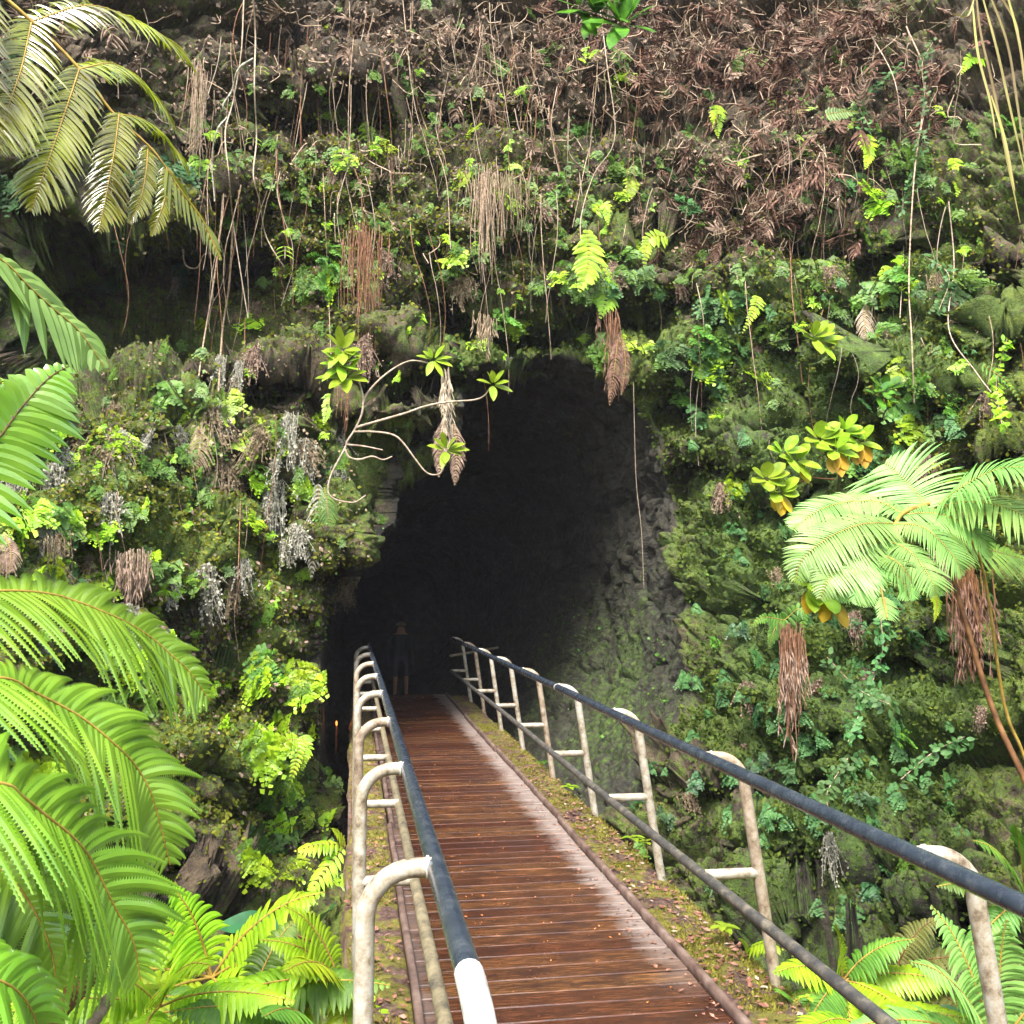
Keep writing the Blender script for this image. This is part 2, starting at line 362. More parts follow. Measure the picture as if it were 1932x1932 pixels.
# the pit floor: slide along the sight line to 3 m below the deck
d = rays(PX, PY); ZF = -3.0; low = V[..., 2] < ZF; t = np.where(low, (ZF-CAM_Z)/np.minimum(d[..., 2], -1e-3), 0)
V = np.where(low[..., None], d*t[..., None]+np.array([0, 0, CAM_Z]), V)
# the tube going back, smaller and turning
ring0 = V[0]; ea = np.arctan2(-(PY[0]-CY), PX[0]-CX)
ring1 = np.stack([.95+1.35*np.cos(ea), np.full(NT, 27.0), .8+1.45*np.sin(ea)], -1)
ti = (np.linspace(0, 1, NI+1)[1:]**1.7)[::-1]
tube_in = ring0[None]*(1-ti[:, None, None])+ring1[None]*ti[:, None, None]
belly = np.sin(np.pi*np.clip(ti*1.6, 0, 1))[:, None]
tube_in[..., 0] += belly*.25*np.cos(ea)[None]; tube_in[..., 2] += belly*.2*np.sin(ea)[None]
V = np.concatenate([tube_in, V], 0); NR = len(V)
isface = np.concatenate([np.zeros(NI), np.ones(NS+NO)])
# normals of the base surface
dT = np.roll(V, -1, 1)-np.roll(V, 1, 1); dR = np.gradient(V, axis=0); Nn = nrm(np.cross(dT, dR))
vc = V-np.array([.6, 5, 1.5]); sgn = np.sign(np.sum(Nn*(np.array([.6, 8, 1.5])-V), -1)); sgn = np.where(isface[:, None] > .5, np.sign(-Nn[..., 1]+1e-6), sgn); Nn = Nn*sgn[..., None]
q = V.copy(); q = q+.18*np.stack([fbm(V*1.7, 2, 60), fbm(V*1.7, 2, 61), fbm(V*1.7, 2, 62)], -1)
f1, f2, cid = worley(q*np.array([.95, .95, 1.35]), 2)
edge = np.clip((f2-f1)/.22, 0, 1); blocks = (cid-.5)*.62-.3*(1-edge)**2+.10*np.clip(1-f1*1.3,0,1)
g1, g2, gid = worley(q*np.array([3.0, 3.0, 4.2]), 8)
edge2 = np.clip((g2-g1)/.25, 0, 1); blocks2 = (gid-.5)*.18-.10*(1-edge2)**2
strata = fbm(V*np.array([.5, .5, 3.2]), 3, 30)*.22
rough = fbm(V*5.5, 4, 50, .6)*.12+fbm(V*26, 2, 77)*.03*(isface[:, None]*.9+.1)
amp = np.where(isface[:, None] > .5, 1.0, .16*np.ones(NT)[None])
disp = (blocks+blocks2+strata)*amp+rough*np.where(isface[:, None] > .5, 1, .6)
ridx = np.arange(NR)[:, None]-NI
V = V+Nn*disp[..., None]
# keep clear of the bridge
clear = (V[..., 1] < 17) & (V[..., 0] > -.35) & (V[..., 0] < 2.05) & (V[..., 2] > -.45) & (V[..., 2] < 1.9) & (ridx < 60)
V[..., 0] = np.where(clear, np.where(V[..., 0] < .8, -.35, 2.05), V[..., 0])
fpx, fpy = proj(V)
nu = Nn[..., 2]
mz = fbm(V*.9, 4, 90)
def ag(cx, cy, rx, ry): return np.exp(-(((fpx-cx)/rx)**2+((fpy-cy)/ry)**2))
moss = .42+.32*mz+.18*nu+.25*ag(1500,1250,420,550)+.3*ag(1000,660,220,60)+.15*ag(300,1300,300,500)+.2*ag(1700,680,300,150)-.4*ag(1000,50,900,220)-.25*ag(1450,350,200,220)-.12*ag(900,1600,700,250)
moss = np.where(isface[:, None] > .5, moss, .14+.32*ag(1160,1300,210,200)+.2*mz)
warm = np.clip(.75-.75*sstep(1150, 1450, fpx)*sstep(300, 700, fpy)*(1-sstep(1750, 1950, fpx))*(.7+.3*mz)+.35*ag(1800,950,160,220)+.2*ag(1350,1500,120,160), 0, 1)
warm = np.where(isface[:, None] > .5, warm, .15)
i = np.arange(NR-1)[:, None]*NT; j = np.arange(NT)[None]; j2 = (j+1) % NT
F = np.stack([i+j, i+j2, i+NT+j2, i+NT+j], -1).reshape(-1, 4)
endc = np.concatenate([V[0], V[0].mean(0)[None]+np.array([[0, .6, 0]])]); kk = np.arange(NT)
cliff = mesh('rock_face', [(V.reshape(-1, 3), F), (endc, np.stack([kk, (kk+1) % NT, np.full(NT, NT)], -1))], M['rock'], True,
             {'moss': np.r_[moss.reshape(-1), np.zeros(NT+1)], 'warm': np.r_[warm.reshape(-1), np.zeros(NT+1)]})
co = bpy.data.objects.new('rock_face', cliff); C.objects.link(co); co['kind'] = 'structure'
# lookup: pixel -> nearest surface point
CELL = 6; GW = 1932//CELL+2
fV = V[:NI+NS].reshape(-1, 3); fN = Nn[:NI+NS].reshape(-1, 3); qx, qy = proj(fV)
ok = (qx > 0) & (qx < 1932) & (qy > 0) & (qy < 1932); idx = np.nonzero(ok)[0]
cell = (qy[idx]//CELL).astype(int)*GW+(qx[idx]//CELL).astype(int)
ordr = np.lexsort((fV[idx, 1], cell)); cs = cell[ordr]; first = np.r_[True, cs[1:] != cs[:-1]]
GRID = np.full(GW*GW, -1, int); GRID[cs[first]] = idx[ordr[first]]
def hit(px, py):
    cx, cy = int(px//CELL), int(py//CELL)
    for r in range(0, 12):
        for a in range(-r, r+1):
            for b in range(-r, r+1):
                if max(abs(a), abs(b)) != r: continue
                x, y = cx+a, cy+b
                if 0 <= x < GW and 0 <= y < GW and GRID[y*GW+x] >= 0:
                    g = GRID[y*GW+x]; return fV[g].copy(), fN[g].copy()
    return P(px, py, float(depth(px, py))), np.array([0, -1.0, 0])
def onface(px, py, off=0.0):
    """point on the sight line of the photograph, 'off' metres in front of the rock"""
    h, n = hit(px, py); return P(px, py, h[1]-off)

# ------------------------------------------------------------------ ground round the pit and behind the camera
def sheet(name, x0, x1, y0, y1, z, mat, n=40, amp=.1, kind='structure', hole=None):
    xs = np.linspace(x0, x1, n); ys = np.linspace(y0, y1, n); X, Y = np.meshgrid(xs, ys); Z = z+amp*fbm(np.stack([X*.6, Y*.6, X*0], -1), 3, 5)
    i = np.arange(n-1)[:, None]*n; j = np.arange(n-1)[None]; F = np.stack([i+j, i+j+1, i+n+j+1, i+n+j], -1).reshape(-1, 4)
    oo = obj(name, [(np.stack([X, Y, Z], -1).reshape(-1, 3), F)], mat); oo['kind'] = kind; return oo
sheet('ground', -30, 30, -30, 30, -3.4, M['rock'], 60, .15)
sheet('path', -1.2, 3.2, -8, .9, -.03, M['strip'], 60, .03)

# unseen bank added behind the camera to block low sky and darken the cave
hn, hm = 90, 40; A_ = np.linspace(rad(168), rad(372), hn)[None]; t_ = np.linspace(0, 1, hm)[:, None]; Rd = 6.5+7*t_+np.where(t_ > .05, 1, 0)*.8*fbm(np.stack([np.cos(A_)*3+t_*0, np.sin(A_)*3+t_*0, t_*4+A_*0], -1), 3, 66)
Hb = np.stack([.8+Rd*np.cos(A_), 2.5+Rd*np.sin(A_)*1.0, -3.6+9*t_**.75+0*A_], -1); i = np.arange(hm-1)[:, None]*hn; j = np.arange(hn-1)[None]
ho = obj('sky_block_bank', [(Hb.reshape(-1, 3), np.stack([i+j, i+j+1, i+hn+j+1, i+hn+j], -1).reshape(-1, 4))], M['rock'], None, True, {'moss': np.full(hn*hm, .9), 'warm': np.full(hn*hm, .3)}); ho['kind'] = 'structure'

# ------------------------------------------------------------------ boardwalk
KL, KR, DY0, DY1 = .31, 1.52, .6, 16.6
bw = empty('boardwalk', (.9, .6, 0), 'wet reddish brown plank boardwalk leading into the dark cave', 'boardwalk')
pv = []; pa = []
y = DY0; pitch = .142
while y < DY1:
    j = RNG.uniform(-.003, .003); zt = RNG.uniform(-.003, .003); g = .003+RNG.uniform(0, .003)
    nx = 8; xs = np.linspace(KL-.03, KR+.03, nx); sk = RNG.uniform(-.002, .002)
    prof = [(y+g, -.045), (y+g, zt-.004), (y+g+.005, zt), (y+pitch-g-.005, zt+sk), (y+pitch-g, zt-.004+sk), (y+pitch-g, -.045)]
    Vp = np.array([[x, a, b+.0015*math.sin(x*3+y*9)] for x in xs for a, b in prof]); i = np.arange(nx-1)[:, None]*6; jj = np.arange(5)[None]
    Fp = np.stack([i+jj, i+jj+1, i+7+jj, i+6+jj], -1).reshape(-1, 4)
    pv.append((Vp, Fp)); pa.append(np.full(len(Vp), RNG.random())); y += pitch
obj('deck', pv, M['wood'], bw, False, {'plank': np.concatenate(pa)})
def beam(x0, x1, z0, z1, y0, y1, n, wob):
    ys = np.linspace(y0, y1, n); ox = wob*fbm(np.stack([ys*1.3, ys*0+x0*7, ys*0], -1), 3, 12); oz = wob*.4*fbm(np.stack([ys*2.1, ys*0+x0*7, ys*0+4], -1), 3, 13)
    b = .008; pr = [(x0, z0), (x0, z1-b), (x0+b, z1), (x1-b, z1), (x1, z1-b), (x1, z0)]
    Vb = np.array([[px_+ox[q], ys[q], pz_+oz[q]] for q in range(n) for px_, pz_ in pr]); i = np.arange(n-1)[:, None]*6; j = np.arange(6)[None]; j2 = (j+1) % 6
    F = np.stack([i+j, i+j2, i+6+j2, i+6+j], -1).reshape(-1, 4)
    cap = np.array([[0, 1, 2, 3, 4, 5]])
    return [(Vb, F), (Vb[:6], np.array([[0, 1, 2, 3], [0, 3, 4, 5]])), (Vb[-6:], np.array([[0, 1, 2, 3], [0, 3, 4, 5]]))]
edges = [.6, 3.2, 7.35, 10.6, 13.6, 16.6]
for q in range(5):
    s_ = (-1)**q*.008
    obj('kerb_board', beam(KR+s_, KR+.035+s_, -.02, .045, edges[q]+.01, edges[q+1]-.01, 60, .012), M['oldwood'], bw)
    obj('kerb_board', beam(KL-.04+s_, KL-.005+s_, -.02, .04, edges[q]+.01, edges[q+1]-.01, 60, .006), M['oldwood'], bw)
for x0, x1 in ((-.02, .265), (1.57, 1.86)):
    obj('side_beam', [box(x0, x1, .6, 16.6, -.32, -.035)], M['oldwood'], bw, False)
for q in range(11):
    obj('cross_joist', [box(.27, 1.56, .9+q*1.5, 1.0+q*1.5, -.25, -.05)], M['oldwood'], bw, False)
def strip(x0, x1, name, label):
    nx, ny = 26, 1100; X, Y = np.meshgrid(np.linspace(0, 1, nx), np.linspace(.6, 16.4, ny))
    wob = .03*fbm(np.stack([Y*2, X*0+x0, X*0], -1), 3, 21)
    XX = x0+(x1-x0)*X; XX = np.where((X > .9) & (x0 > 1), XX+wob, XX); XX = np.where((X < .1) & (x0 < 1), XX+wob, XX)
    p = np.stack([XX, Y, XX*0], -1)
    e = np.sin(np.pi*np.clip(X, .0, 1))**.4
    Z = -.03+.03*e+.022*e*fbm(p*7, 3, 22)+.012*fbm(p*40, 2, 23)
    outer = (X > .93) if x0 > 1 else (X < .07); Z = np.where(outer, Z-.06, Z)
    i = np.arange(ny-1)[:, None]*nx; j = np.arange(nx-1)[None]; F = np.stack([i+j, i+j+1, i+nx+j+1, i+nx+j], -1).reshape(-1, 4)
    oo = obj(name, [(np.stack([XX, Y, Z], -1).reshape(-1, 3), F)], M['strip'])
    tag(oo, label, 'soil', kind='stuff')
strip(-.03, .27, 'mossy_soil', 'strip of soil, leaf litter and golden moss under the left handrail')
strip(1.56, 1.89, 'mossy_soil', 'strip of soil, leaf litter and golden moss under the right handrail')

def arc_post(xr, xp, xb, Y, ztop, zbase, r=.13):
    s_ = 1 if xp > xr else -1
    pts = [(xr, Y, ztop)]; a0 = np.linspace(0, math.pi/2, 9)
    for a in a0: pts.append((xp-s_*r+s_*r*math.sin(a), Y, ztop-r+r*math.cos(a)))
    for t in np.linspace(.15, 1, 6): pts.append((xp+(xb-xp)*t, Y, ztop-r+(zbase-ztop+r)*t))
    return np.array(pts)
def lumpy(parts, amp=.0012, seed=0):
    out = []
    for Vq, Fq in parts: out.append((Vq+amp*np.stack([fbm(Vq*40, 2, seed), fbm(Vq*40+7, 2, seed), fbm(Vq*40+3, 2, seed)], -1), Fq))
    return out
def handrail(side):
    L = side == 'L'
    xr, xp, xb, xl, zl = (.225, .04, .035, .262, .53) if L else (1.54, 1.715, 1.85, 1.525, .475)
    ys = [2.64+1.51*k for k in range(-1, 8)] if L else [2.585+1.625*k for k in range(-1, 9)]
    root = empty('handrail', (xb, 1.0, 0), 'left pipe handrail with hooped cream posts and a white elbow at its near end' if L else
                 'right pipe handrail with hooped cream posts below a long black top rail', 'handrail')
    ztop = .98
    if L:
        main = smooth_path([(xr, 1.89, ztop), (xr, 4, ztop), (xr, 8, ztop-.003), (xr-.01, 13.8, ztop)], 60)
        obj('top_rail', tube(main, .0265, 16), M['rail'], root)
        el = smooth_path([(xr, 1.92, ztop+.001), (xr, 1.84, ztop-.004), (xr+.003, 1.76, ztop-.03), (xr+.006, 1.70, ztop-.08), (xr+.01, 1.66, ztop-.17), (xr+.012, 1.64, .6), (xr+.012, 1.64, -.03)], 50)
        obj('end_elbow', tube(el, .0285, 16), M['white'], root)
        ys = ys[1:]
    else:
        main = smooth_path([(xr, -.6, ztop), (xr, 4, ztop-.004), (xr, 8, ztop), (xr-.01, 15.5, ztop)], 80)
        obj('top_rail', tube(main, .0265, 16), M['rail'], root)
        obj('rail_joint', tube([(xr, 7.42, ztop), (xr, 7.45, ztop)], .028, 16), M['post'], root)
    obj('lower_rail', lumpy(tube(smooth_path([(xl, .7 if not L else 1.7, zl), (xl, 6, zl-.008), (xl, 10, zl+.005), (xl, ys[-1], zl)], 150), .0225, 12), .0015, 3), M['lowrail2'] if L else M['lowrail'], root)
    for k, Y in enumerate(ys):
        Yj = Y+RNG.uniform(-.03, .03)
        pth = arc_post(xr, xp, xb, Yj, ztop-.002, -.05)
        po = obj('post', lumpy(tube(pth[:13], .0262, 14)+tube(pth[12:], .0262, 14), .0012, k), M['post'] if (k % 3 != 2) else M['post2'], root)
        zc = zl; t = (ztop-.13-zc)/(ztop-.13+.05); xc = xp+(xb-xp)*t
        obj('cross_bar', lumpy(tube([(xl, Yj, zc), ((xl+xc)/2, Yj, zc), (xc, Yj, zc)], .0235, 12), .0012, k+9), M['post'], po)
        # weld bead
        a = np.linspace(0, 2*math.pi, 13); sx = -1 if L else 1
        bead = np.stack([np.full(13, xr+sx*.024), Yj+.026*np.cos(a), ztop-.002+.026*np.sin(a)], -1)
        obj('weld_bead', lumpy(tube(bead, .005, 6, False), .003, k), M['white'], po)
    if not L:
        obj('far_rail', tube([(1.50, 15.4, .72), (2.5, 17.2, .74)], .02, 8), M['post2'], root)
handrail('L'); handrail('R')

# ------------------------------------------------------------------ frond / leaf geometry
UP = np.array([0, 0, 1.0])
def frond_parts(pts, up, Lmax, n, lobes=0, droop=.3, a0=.35, prof='fern', wid=.16, fold=.25, base=0.0, rr=.004, sideL=1.0, sideR=1.0, jit=.06, curl=0.0, rs=5, seed=0, gap=.95):
    rg = np.random.default_rng(seed+int(abs(pts[0][0])*977) % 9999)
    pts = smooth_path(pts, max(n, 6)*2); npt = len(pts)
    T = nrm(np.gradient(pts, axis=0)); upv = np.asarray(up, float); upv = np.broadcast_to(upv, T.shape)
    B = nrm(np.cross(T, upv)); Nv = nrm(np.cross(B, T))
    t = np.linspace(base, .985, n); ii = np.clip((t*(npt-1)).astype(int), 0, npt-1)
    p, T, B, Nv = pts[ii], T[ii], B[ii], Nv[ii]
    tt = (t-base)/(1-base)
    if prof == 'fern': pr = np.clip(np.minimum(1, .35+tt*3.2), 0, 1)*np.clip((1-tt)*1.9, .06, 1)**.8
    elif prof == 'tri': pr = (1-tt)**.85*np.minimum(1, .7+tt*4)+.04
    elif prof == 'strap': pr = np.minimum(1, .6+tt*2)*np.minimum(1, (1-tt)*3.2+.12)
    else: pr = np.sin(np.pi*np.clip(tt*.93+.07, 0, 1))**.7
    out = []
    seglen = np.linalg.norm(np.diff(pts, axis=0), axis=1).sum()*(1-base)/n
    m = lobes if lobes else 5
    u = np.linspace(0, 1, m+1)
    for s_, sc in ((-1, sideL), (1, sideR)):
        L = Lmax*pr*sc*(1+jit*rg.standard_normal(n)); ang = a0+.35*tt+jit*rg.standard_normal(n)
        dvec = B*s_*np.cos(ang)[:, None]+T*np.sin(ang)[:, None]+Nv*(.12+jit*rg.standard_normal(n))[:, None]
        dvec = nrm(dvec)
        q = p[:, None]+dvec[:, None]*(L[:, None]*u[None])[..., None]
        q = q-UP*(droop*L[:, None]*u[None]**2)[..., None]+T[:, None]*(curl*L[:, None]*u[None]**2)[..., None]
        dq = nrm(np.gradient(q, axis=1)); wv = nrm(np.cross(dq, Nv[:, None])+1e-6)
        fn = nrm(np.cross(wv, dq))
        if lobes:
            W = np.minimum(wid*Lmax, seglen*gap*.62)*np.minimum(1, .5+pr)[:, None]*np.clip((1-u[:-1])*1.6+.08, 0, 1)[None]**.8
            seg = (L/m)[:, None]*np.ones(m)[None]
            Wc = np.concatenate([W, W[:, -1:]*.2], 1)[..., None]*.5
            Vg = np.stack([q+wv*Wc-fn*Wc*fold, q, q-wv*Wc-fn*Wc*fold], 2).reshape(-1, 3); nn = m+1
            i = (np.arange(n)[:, None, None]*nn+np.arange(m)[None, :, None])*3+np.arange(2)[None, None]
            out.append((Vg, np.stack([i, i+1, i+4, i+3], -1).reshape(-1, 4)))
            for r in (-1, 1):
                a = q[:, :-1]; b = q[:, 1:]
                o1 = a+wv[:, :-1]*r*W[..., None]*.95+dq[:, :-1]*(seg*.35+W*.35)[..., None]-fn[:, :-1]*(fold*W)[..., None]
                b2 = a*.12+b*.88
                o2 = a+wv[:, :-1]*r*W[..., None]*.55+dq[:, :-1]*(seg*.95+W*.1)[..., None]-fn[:, :-1]*(fold*W*.5)[..., None]
                quad = np.stack([a, o1, o2, b2], 2).reshape(-1, 3); k = np.arange(len(quad)).reshape(-1, 4)
                out.append((quad, k if r > 0 else k[:, ::-1]))
        else:
            W = (np.minimum(wid*Lmax, seglen*gap*.5)*np.minimum(1, .45+pr))[:, None]*(np.sin(np.pi*np.clip(u*.86+.14, 0, 1))**.75)[None]
            W[:, -1] = 0
            l = q+wv*W[..., None]-fn*(fold*W)[..., None]; r_ = q-wv*W[..., None]-fn*(fold*W)[..., None]
            Vg = np.stack([l, q, r_], 2).reshape(-1, 3); nn = m+1
            i = (np.arange(n)[:, None, None]*nn+np.arange(m)[None, :, None])*3+np.arange(2)[None, None]
            out.append((Vg, np.stack([i, i+1, i+4, i+3], -1).reshape(-1, 4)))
    stem = tube(pts, np.linspace(rr, rr*.3, len(pts)), rs, False)
    return out, stem
def merge(parts): return list(parts)
def xform(parts, M3, loc): return [(Vq@np.asarray(M3).T+np.asarray(loc), Fq) for Vq, Fq in parts]
def leaf_parts(base, d, nv, L, W, curl=.2, fold=.2, k=7, point=1.0, wave=0.0):
    d = nrm(d); nv = np.asarray(nv, float); b = nrm(np.cross(d, nv)); nv = np.cross(b, d)
    u = np.linspace(0, 1, k+1); w_ = W*.5*(np.sin(np.pi*u**(.9 if point > .5 else 1.1)))**(.75 if point > .5 else .55); w_[0] = W*.03; w_[-1] = 0.001
    c = np.asarray(base)+d*(L*u)[:, None]-UP*(curl*L*u**2)[:, None]
    wz = wave*np.sin(u*14)*W
    rows = []
    for s_ in (-1, -.55, 0, .55, 1): rows.append(c+b*(w_*s_)[:, None]+nv*(fold*w_*abs(s_)**1.3+wz*abs(s_))[:, None])
    Vg = np.stack(rows, 1).reshape(-1, 3); i = np.arange(k)[:, None]*5+np.arange(4)[None]
    return (Vg, np.stack([i, i+1, i+6, i+5], -1).reshape(-1, 4))

def P3(lst): return np.array([P(*a) for a in lst])

# ---- big near tree fern at the lower left: each frond and its rachis
tf = empty('tree_fern', P(-420, 1900, 2.6), 'large glossy green tree fern reaching in from the lower left edge of the photo', 'tree fern')
def frond_obj(root, pts, up, mat, stemmat, name='frond', **k):
    b, s_ = frond_parts(pts, up, **k)
    fo = obj(name, b, mat, root, False); st_ = obj('midrib', s_, stemmat, fo); return fo
toCam = lambda p: nrm(np.array([0, 0, CAM_Z])-np.asarray(p))
big = dict(lobes=30, fold=.2, gap=1.75, jit=.07)
frond_obj(tf, P3([(-330,1210,2.3),(-160,1130,2.45),(0,1115,2.6),(91,1120,2.7),(149,1136,2.75),(204,1158,2.8),(245,1177,2.85),(290,1206,2.9),(326,1238,2.93),(358,1268,2.96),(396,1322,3.0)]), (.1, -.62, .78), M['treefern'], M['stemyellow'],
  Lmax=.235, n=62, droop=.38, a0=.2, sideL=.8, sideR=1.0, rr=.005, prof='strap', **big)
frond_obj(tf, P3([(-330,1380,2.0),(-160,1300,2.15),(0,1279,2.3),(68,1308,2.38),(150,1351,2.45),(213,1401,2.5),(254,1442,2.55),(281,1487,2.58),(296,1532,2.6),(321,1632,2.64)]), (.15, -.62, .78), M['treefern'], M['stemyellow'],
  Lmax=.22, n=60, droop=.36, a0=.22, sideL=.9, rr=.005, prof='strap', **big)
frond_obj(tf, P3([(-330,1560,1.8),(-160,1480,1.9),(0,1478,2.0),(45,1505,2.05),(91,1542,2.1),(136,1578,2.15),(172,1622,2.2),(217,1712,2.25),(250,1773,2.28),(266,1850,2.3)]), (.2, -.62, .78), M['treefern'], M['stemyellow'],
  Lmax=.21, n=58, droop=.36, a0=.25, rr=.005, prof='strap', **big)
frond_obj(tf, P3([(-330,1600,2.5),(-120,1590,2.5),(0,1640,2.5),(60,1710,2.5),(95,1790,2.5),(110,1870,2.5)]), (.2, -.62, .78), M['treefern'], M['stemyellow'],
  Lmax=.17, n=40, droop=.35, a0=.25, rr=.005, prof='strap', **big)
frond_obj(tf, P3([(-300,1800,1.7),(-100,1820,1.75),(0,1850,1.8),(50,1890,1.85),(80,1960,1.9)]), (.2, -.62, .78), M['treefern'], M['stemyellow'],
  Lmax=.13, n=24, droop=.5, a0=.25, rr=.004, prof='strap', **big)
obj('trunk', lumpy(tube(smooth_path([P(-420,1900,2.6)-np.array([0,0,2.2]), P(-420,1900,2.6), P(-380,1500,2.5)], 30), .09, 14), .02, 5), M['stem'], tf)

# ---- golden fern hanging in at the upper left
gf = empty('tree_fern', P(-250, -200, 3.2), 'golden olive tree fern frond with glossy white glints hanging in at the upper left', 'tree fern')
gk = dict(lobes=0, fold=.4, gap=1.0, jit=.10)
rach = P3([(-250,-200,3.2),(-60,-60,3.25),(60,40,3.3),(150,130,3.32),(215,215,3.35),(290,285,3.4),(345,365,3.45),(385,420,3.5),(412,485,3.52)])
obj('main_rachis', tube(smooth_path(rach, 40), np.linspace(.009, .002, 40), 7), M['stemyellow'], gf)
for pts, L_ in [([(-40,-40,3.2),(-60,90,3.1),(-50,200,3.05),(-30,300,3.0)], .17), ([(60,40,3.3),(40,130,3.2),(10,220,3.15),(0,290,3.1)], .17), ([(150,130,3.3),(120,220,3.25),(85,320,3.2),(58,400,3.2)], .15), ([(225,215,3.35),(215,290,3.3),(200,370,3.3),(186,438,3.3)], .11),
  ([(280,275,3.4),(275,330,3.38),(262,385,3.36),(242,422,3.36)], .06), ([(315,315,3.42),(312,370,3.4),(300,410,3.4),(285,446,3.4)], .05),
  ([(60,40,3.3),(170,10,3.5),(270,45,3.6),(330,85,3.7),(372,138,3.8)], .16), ([(150,130,3.32),(215,120,3.5),(265,155,3.6),(305,195,3.65),(335,250,3.7)], .14),
  ([(215,215,3.35),(270,225,3.5),(310,260,3.6),(345,300,3.65),(358,335,3.7)], .10), ([(-60,-60,3.25),(60,-50,3.5),(140,-20,3.6),(190,40,3.7)], .15)]:
    frond_obj(gf, P3(pts), (.25, -.55, .8), M['goldfern'], M['stemyellow'], 'pinna', Lmax=L_*.72, n=50, droop=.5, a0=.3, rr=.003, prof='strap', **gk)
frond_obj(gf, P3([(318,322,3.42),(345,365,3.45),(385,420,3.5),(418,492,3.52)]), (.25, -.55, .8), M['goldfern'], M['stemyellow'], 'pinna', Lmax=.11, n=16, droop=.8, a0=.4, rr=.003, prof='tri', **gk)

# ---- two fronds at the middle left
mf = empty('tree_fern', P(-300, 700, 2.6), 'pale glossy fern fronds hanging in at the middle of the left edge', 'fern')
frond_obj(mf, P3([(-300,420,2.3),(-100,440,2.4),(0,488,2.5),(60,545,2.55),(110,590,2.6),(150,625,2.63),(196,690,2.66)]), (.1, -.7, .7), M['paletree'], M['stemyellow'], Lmax=.125, n=24, lobes=0, droop=.6, a0=.35, prof='strap', fold=.3, gap=1.6, rr=.004)
frond_obj(mf, P3([(-300,1050,2.6),(-120,960,2.6),(-20,850,2.65),(40,770,2.7),(90,715,2.75),(130,690,2.8)]), (.5, -.6, .5), M['treefern'], M['stem'], Lmax=.15, n=30, lobes=0, droop=.4, a0=.3, prof='strap', fold=.3, gap=1.3, rr=.004)

# ---- pale tree fern on the right
rt = empty('tree_fern', P(1960, 1700, 4.3), 'pale green tree fern with spreading crown in front of the mossy right wall', 'tree fern')
pk = dict(lobes=0, fold=.3, gap=1.0, droop=.32, jit=.04, rr=.003, a0=.22, prof='strap')
def C6(x, y): return 1252.8+.3515*x, 641.5+.3515*y
def q6(lst): return P3([(*C6(a, b), c) for a, b, c in lst])
rp = q6([(1420,880,4.5),(1290,925,4.4),(1235,1000,4.3),(1190,1080,4.2),(1163,1170,4.1),(1158,1260,4.0),(1170,1360,3.95),(1198,1490,3.9)])
obj('main_rachis', tube(smooth_path(rp, 40), np.linspace(.012, .003, 40), 7), M['stemyellow'], rt)
U_ = (.05, -.6, .8)
for pts, L_, n_ in [([(1270,925,4.4),(1150,868,4.45),(980,870,4.45),(840,910,4.4),(740,975,4.4),(690,1020,4.35)], .17, 36), ([(1240,985,4.3),(1080,985,4.2),(920,1040,4.15),(800,1120,4.1),(730,1200,4.1),(702,1300,4.1)], .19, 38),
 ([(1200,1065,4.2),(1060,1120,4.1),(950,1200,4.05),(880,1290,4.0),(835,1395,4.0)], .15, 34), ([(1172,1135,4.12),(1090,1190,4.05),(1010,1260,4.0),(960,1330,4.0),(925,1400,4.0)], .135, 28), ([(1160,1200,4.06),(1100,1250,4.0),(1060,1310,3.97),(1035,1420,3.95)], .095, 24), ([(1160,1250,4.02),(1115,1290,4.0),(1080,1350,3.97),(1065,1430,3.95)], .075, 20),
 ([(1270,935,4.4),(1450,930,4.4),(1590,975,4.35),(1700,1060,4.3),(1760,1165,4.3)], .17, 36), ([(1240,985,4.3),(1380,1000,4.2),(1480,1075,4.15),(1560,1170,4.1),(1600,1265,4.1)], .17, 34), ([(1195,1075,4.2),(1300,1120,4.1),(1380,1200,4.05),(1440,1300,4.0),(1455,1375,4.0)], .15, 32),
 ([(1170,1150,4.1),(1250,1190,4.02),(1310,1260,4.0),(1360,1355,4.0)], .125, 26), ([(1162,1220,4.04),(1240,1255,4.0),(1290,1310,3.98),(1320,1395,3.95)], .09, 22), ([(1180,1380,3.95),(1190,1420,3.93),(1200,1500,3.9)], .07, 12)]:
    frond_obj(rt, q6(pts), U_, M['paletree'], M['stemyellow'], 'pinna', Lmax=L_*.84, n=int(n_*1.3), **pk)
frond_obj(rt, q6([(1410,900,4.6),(1370,840,4.7),(1310,770,4.8),(1240,700,4.85),(1180,660,4.9)]), (-.3, -.75, .45), M['paletree'], M['stemyellow'], 'pinna', Lmax=.36, n=34, **{**pk, 'droop': .25, 'a0': .15, 'gap': 1.15})
frond_obj(rt, q6([(1470,890,4.5),(1580,800,4.4),(1720,720,4.3),(1860,680,4.2),(2050,700,4.1)]), U_, M['paletree'], M['stemyellow'], 'pinna', Lmax=.27, n=36, **pk)
frond_obj(rt, q6([(1470,900,4.5),(1620,868,4.4),(1760,880,4.3),(1900,925,4.2),(2050,1010,4.1)]), U_, M['paletree'], M['stemyellow'], 'pinna', Lmax=.27, n=36, **pk)
frond_obj(rt, q6([(1500,1000,5.0),(1640,1090,5.0),(1800,1140,5.0),(1950,1180,5.0)]), U_, M['midfern'], M['stem'], 'pinna', Lmax=.22, n=30, **pk)
crown = q6([(1440,900,4.5)])[0]
obj('stipe', tube(smooth_path([crown, *q6([(1540,1240,4.5)]), P(1870,1330,4.4), P(1945,1500,4.3), P(2050,1800,4.3)], 30), np.linspace(.011, .017, 30), 8), M['stem'], rt)
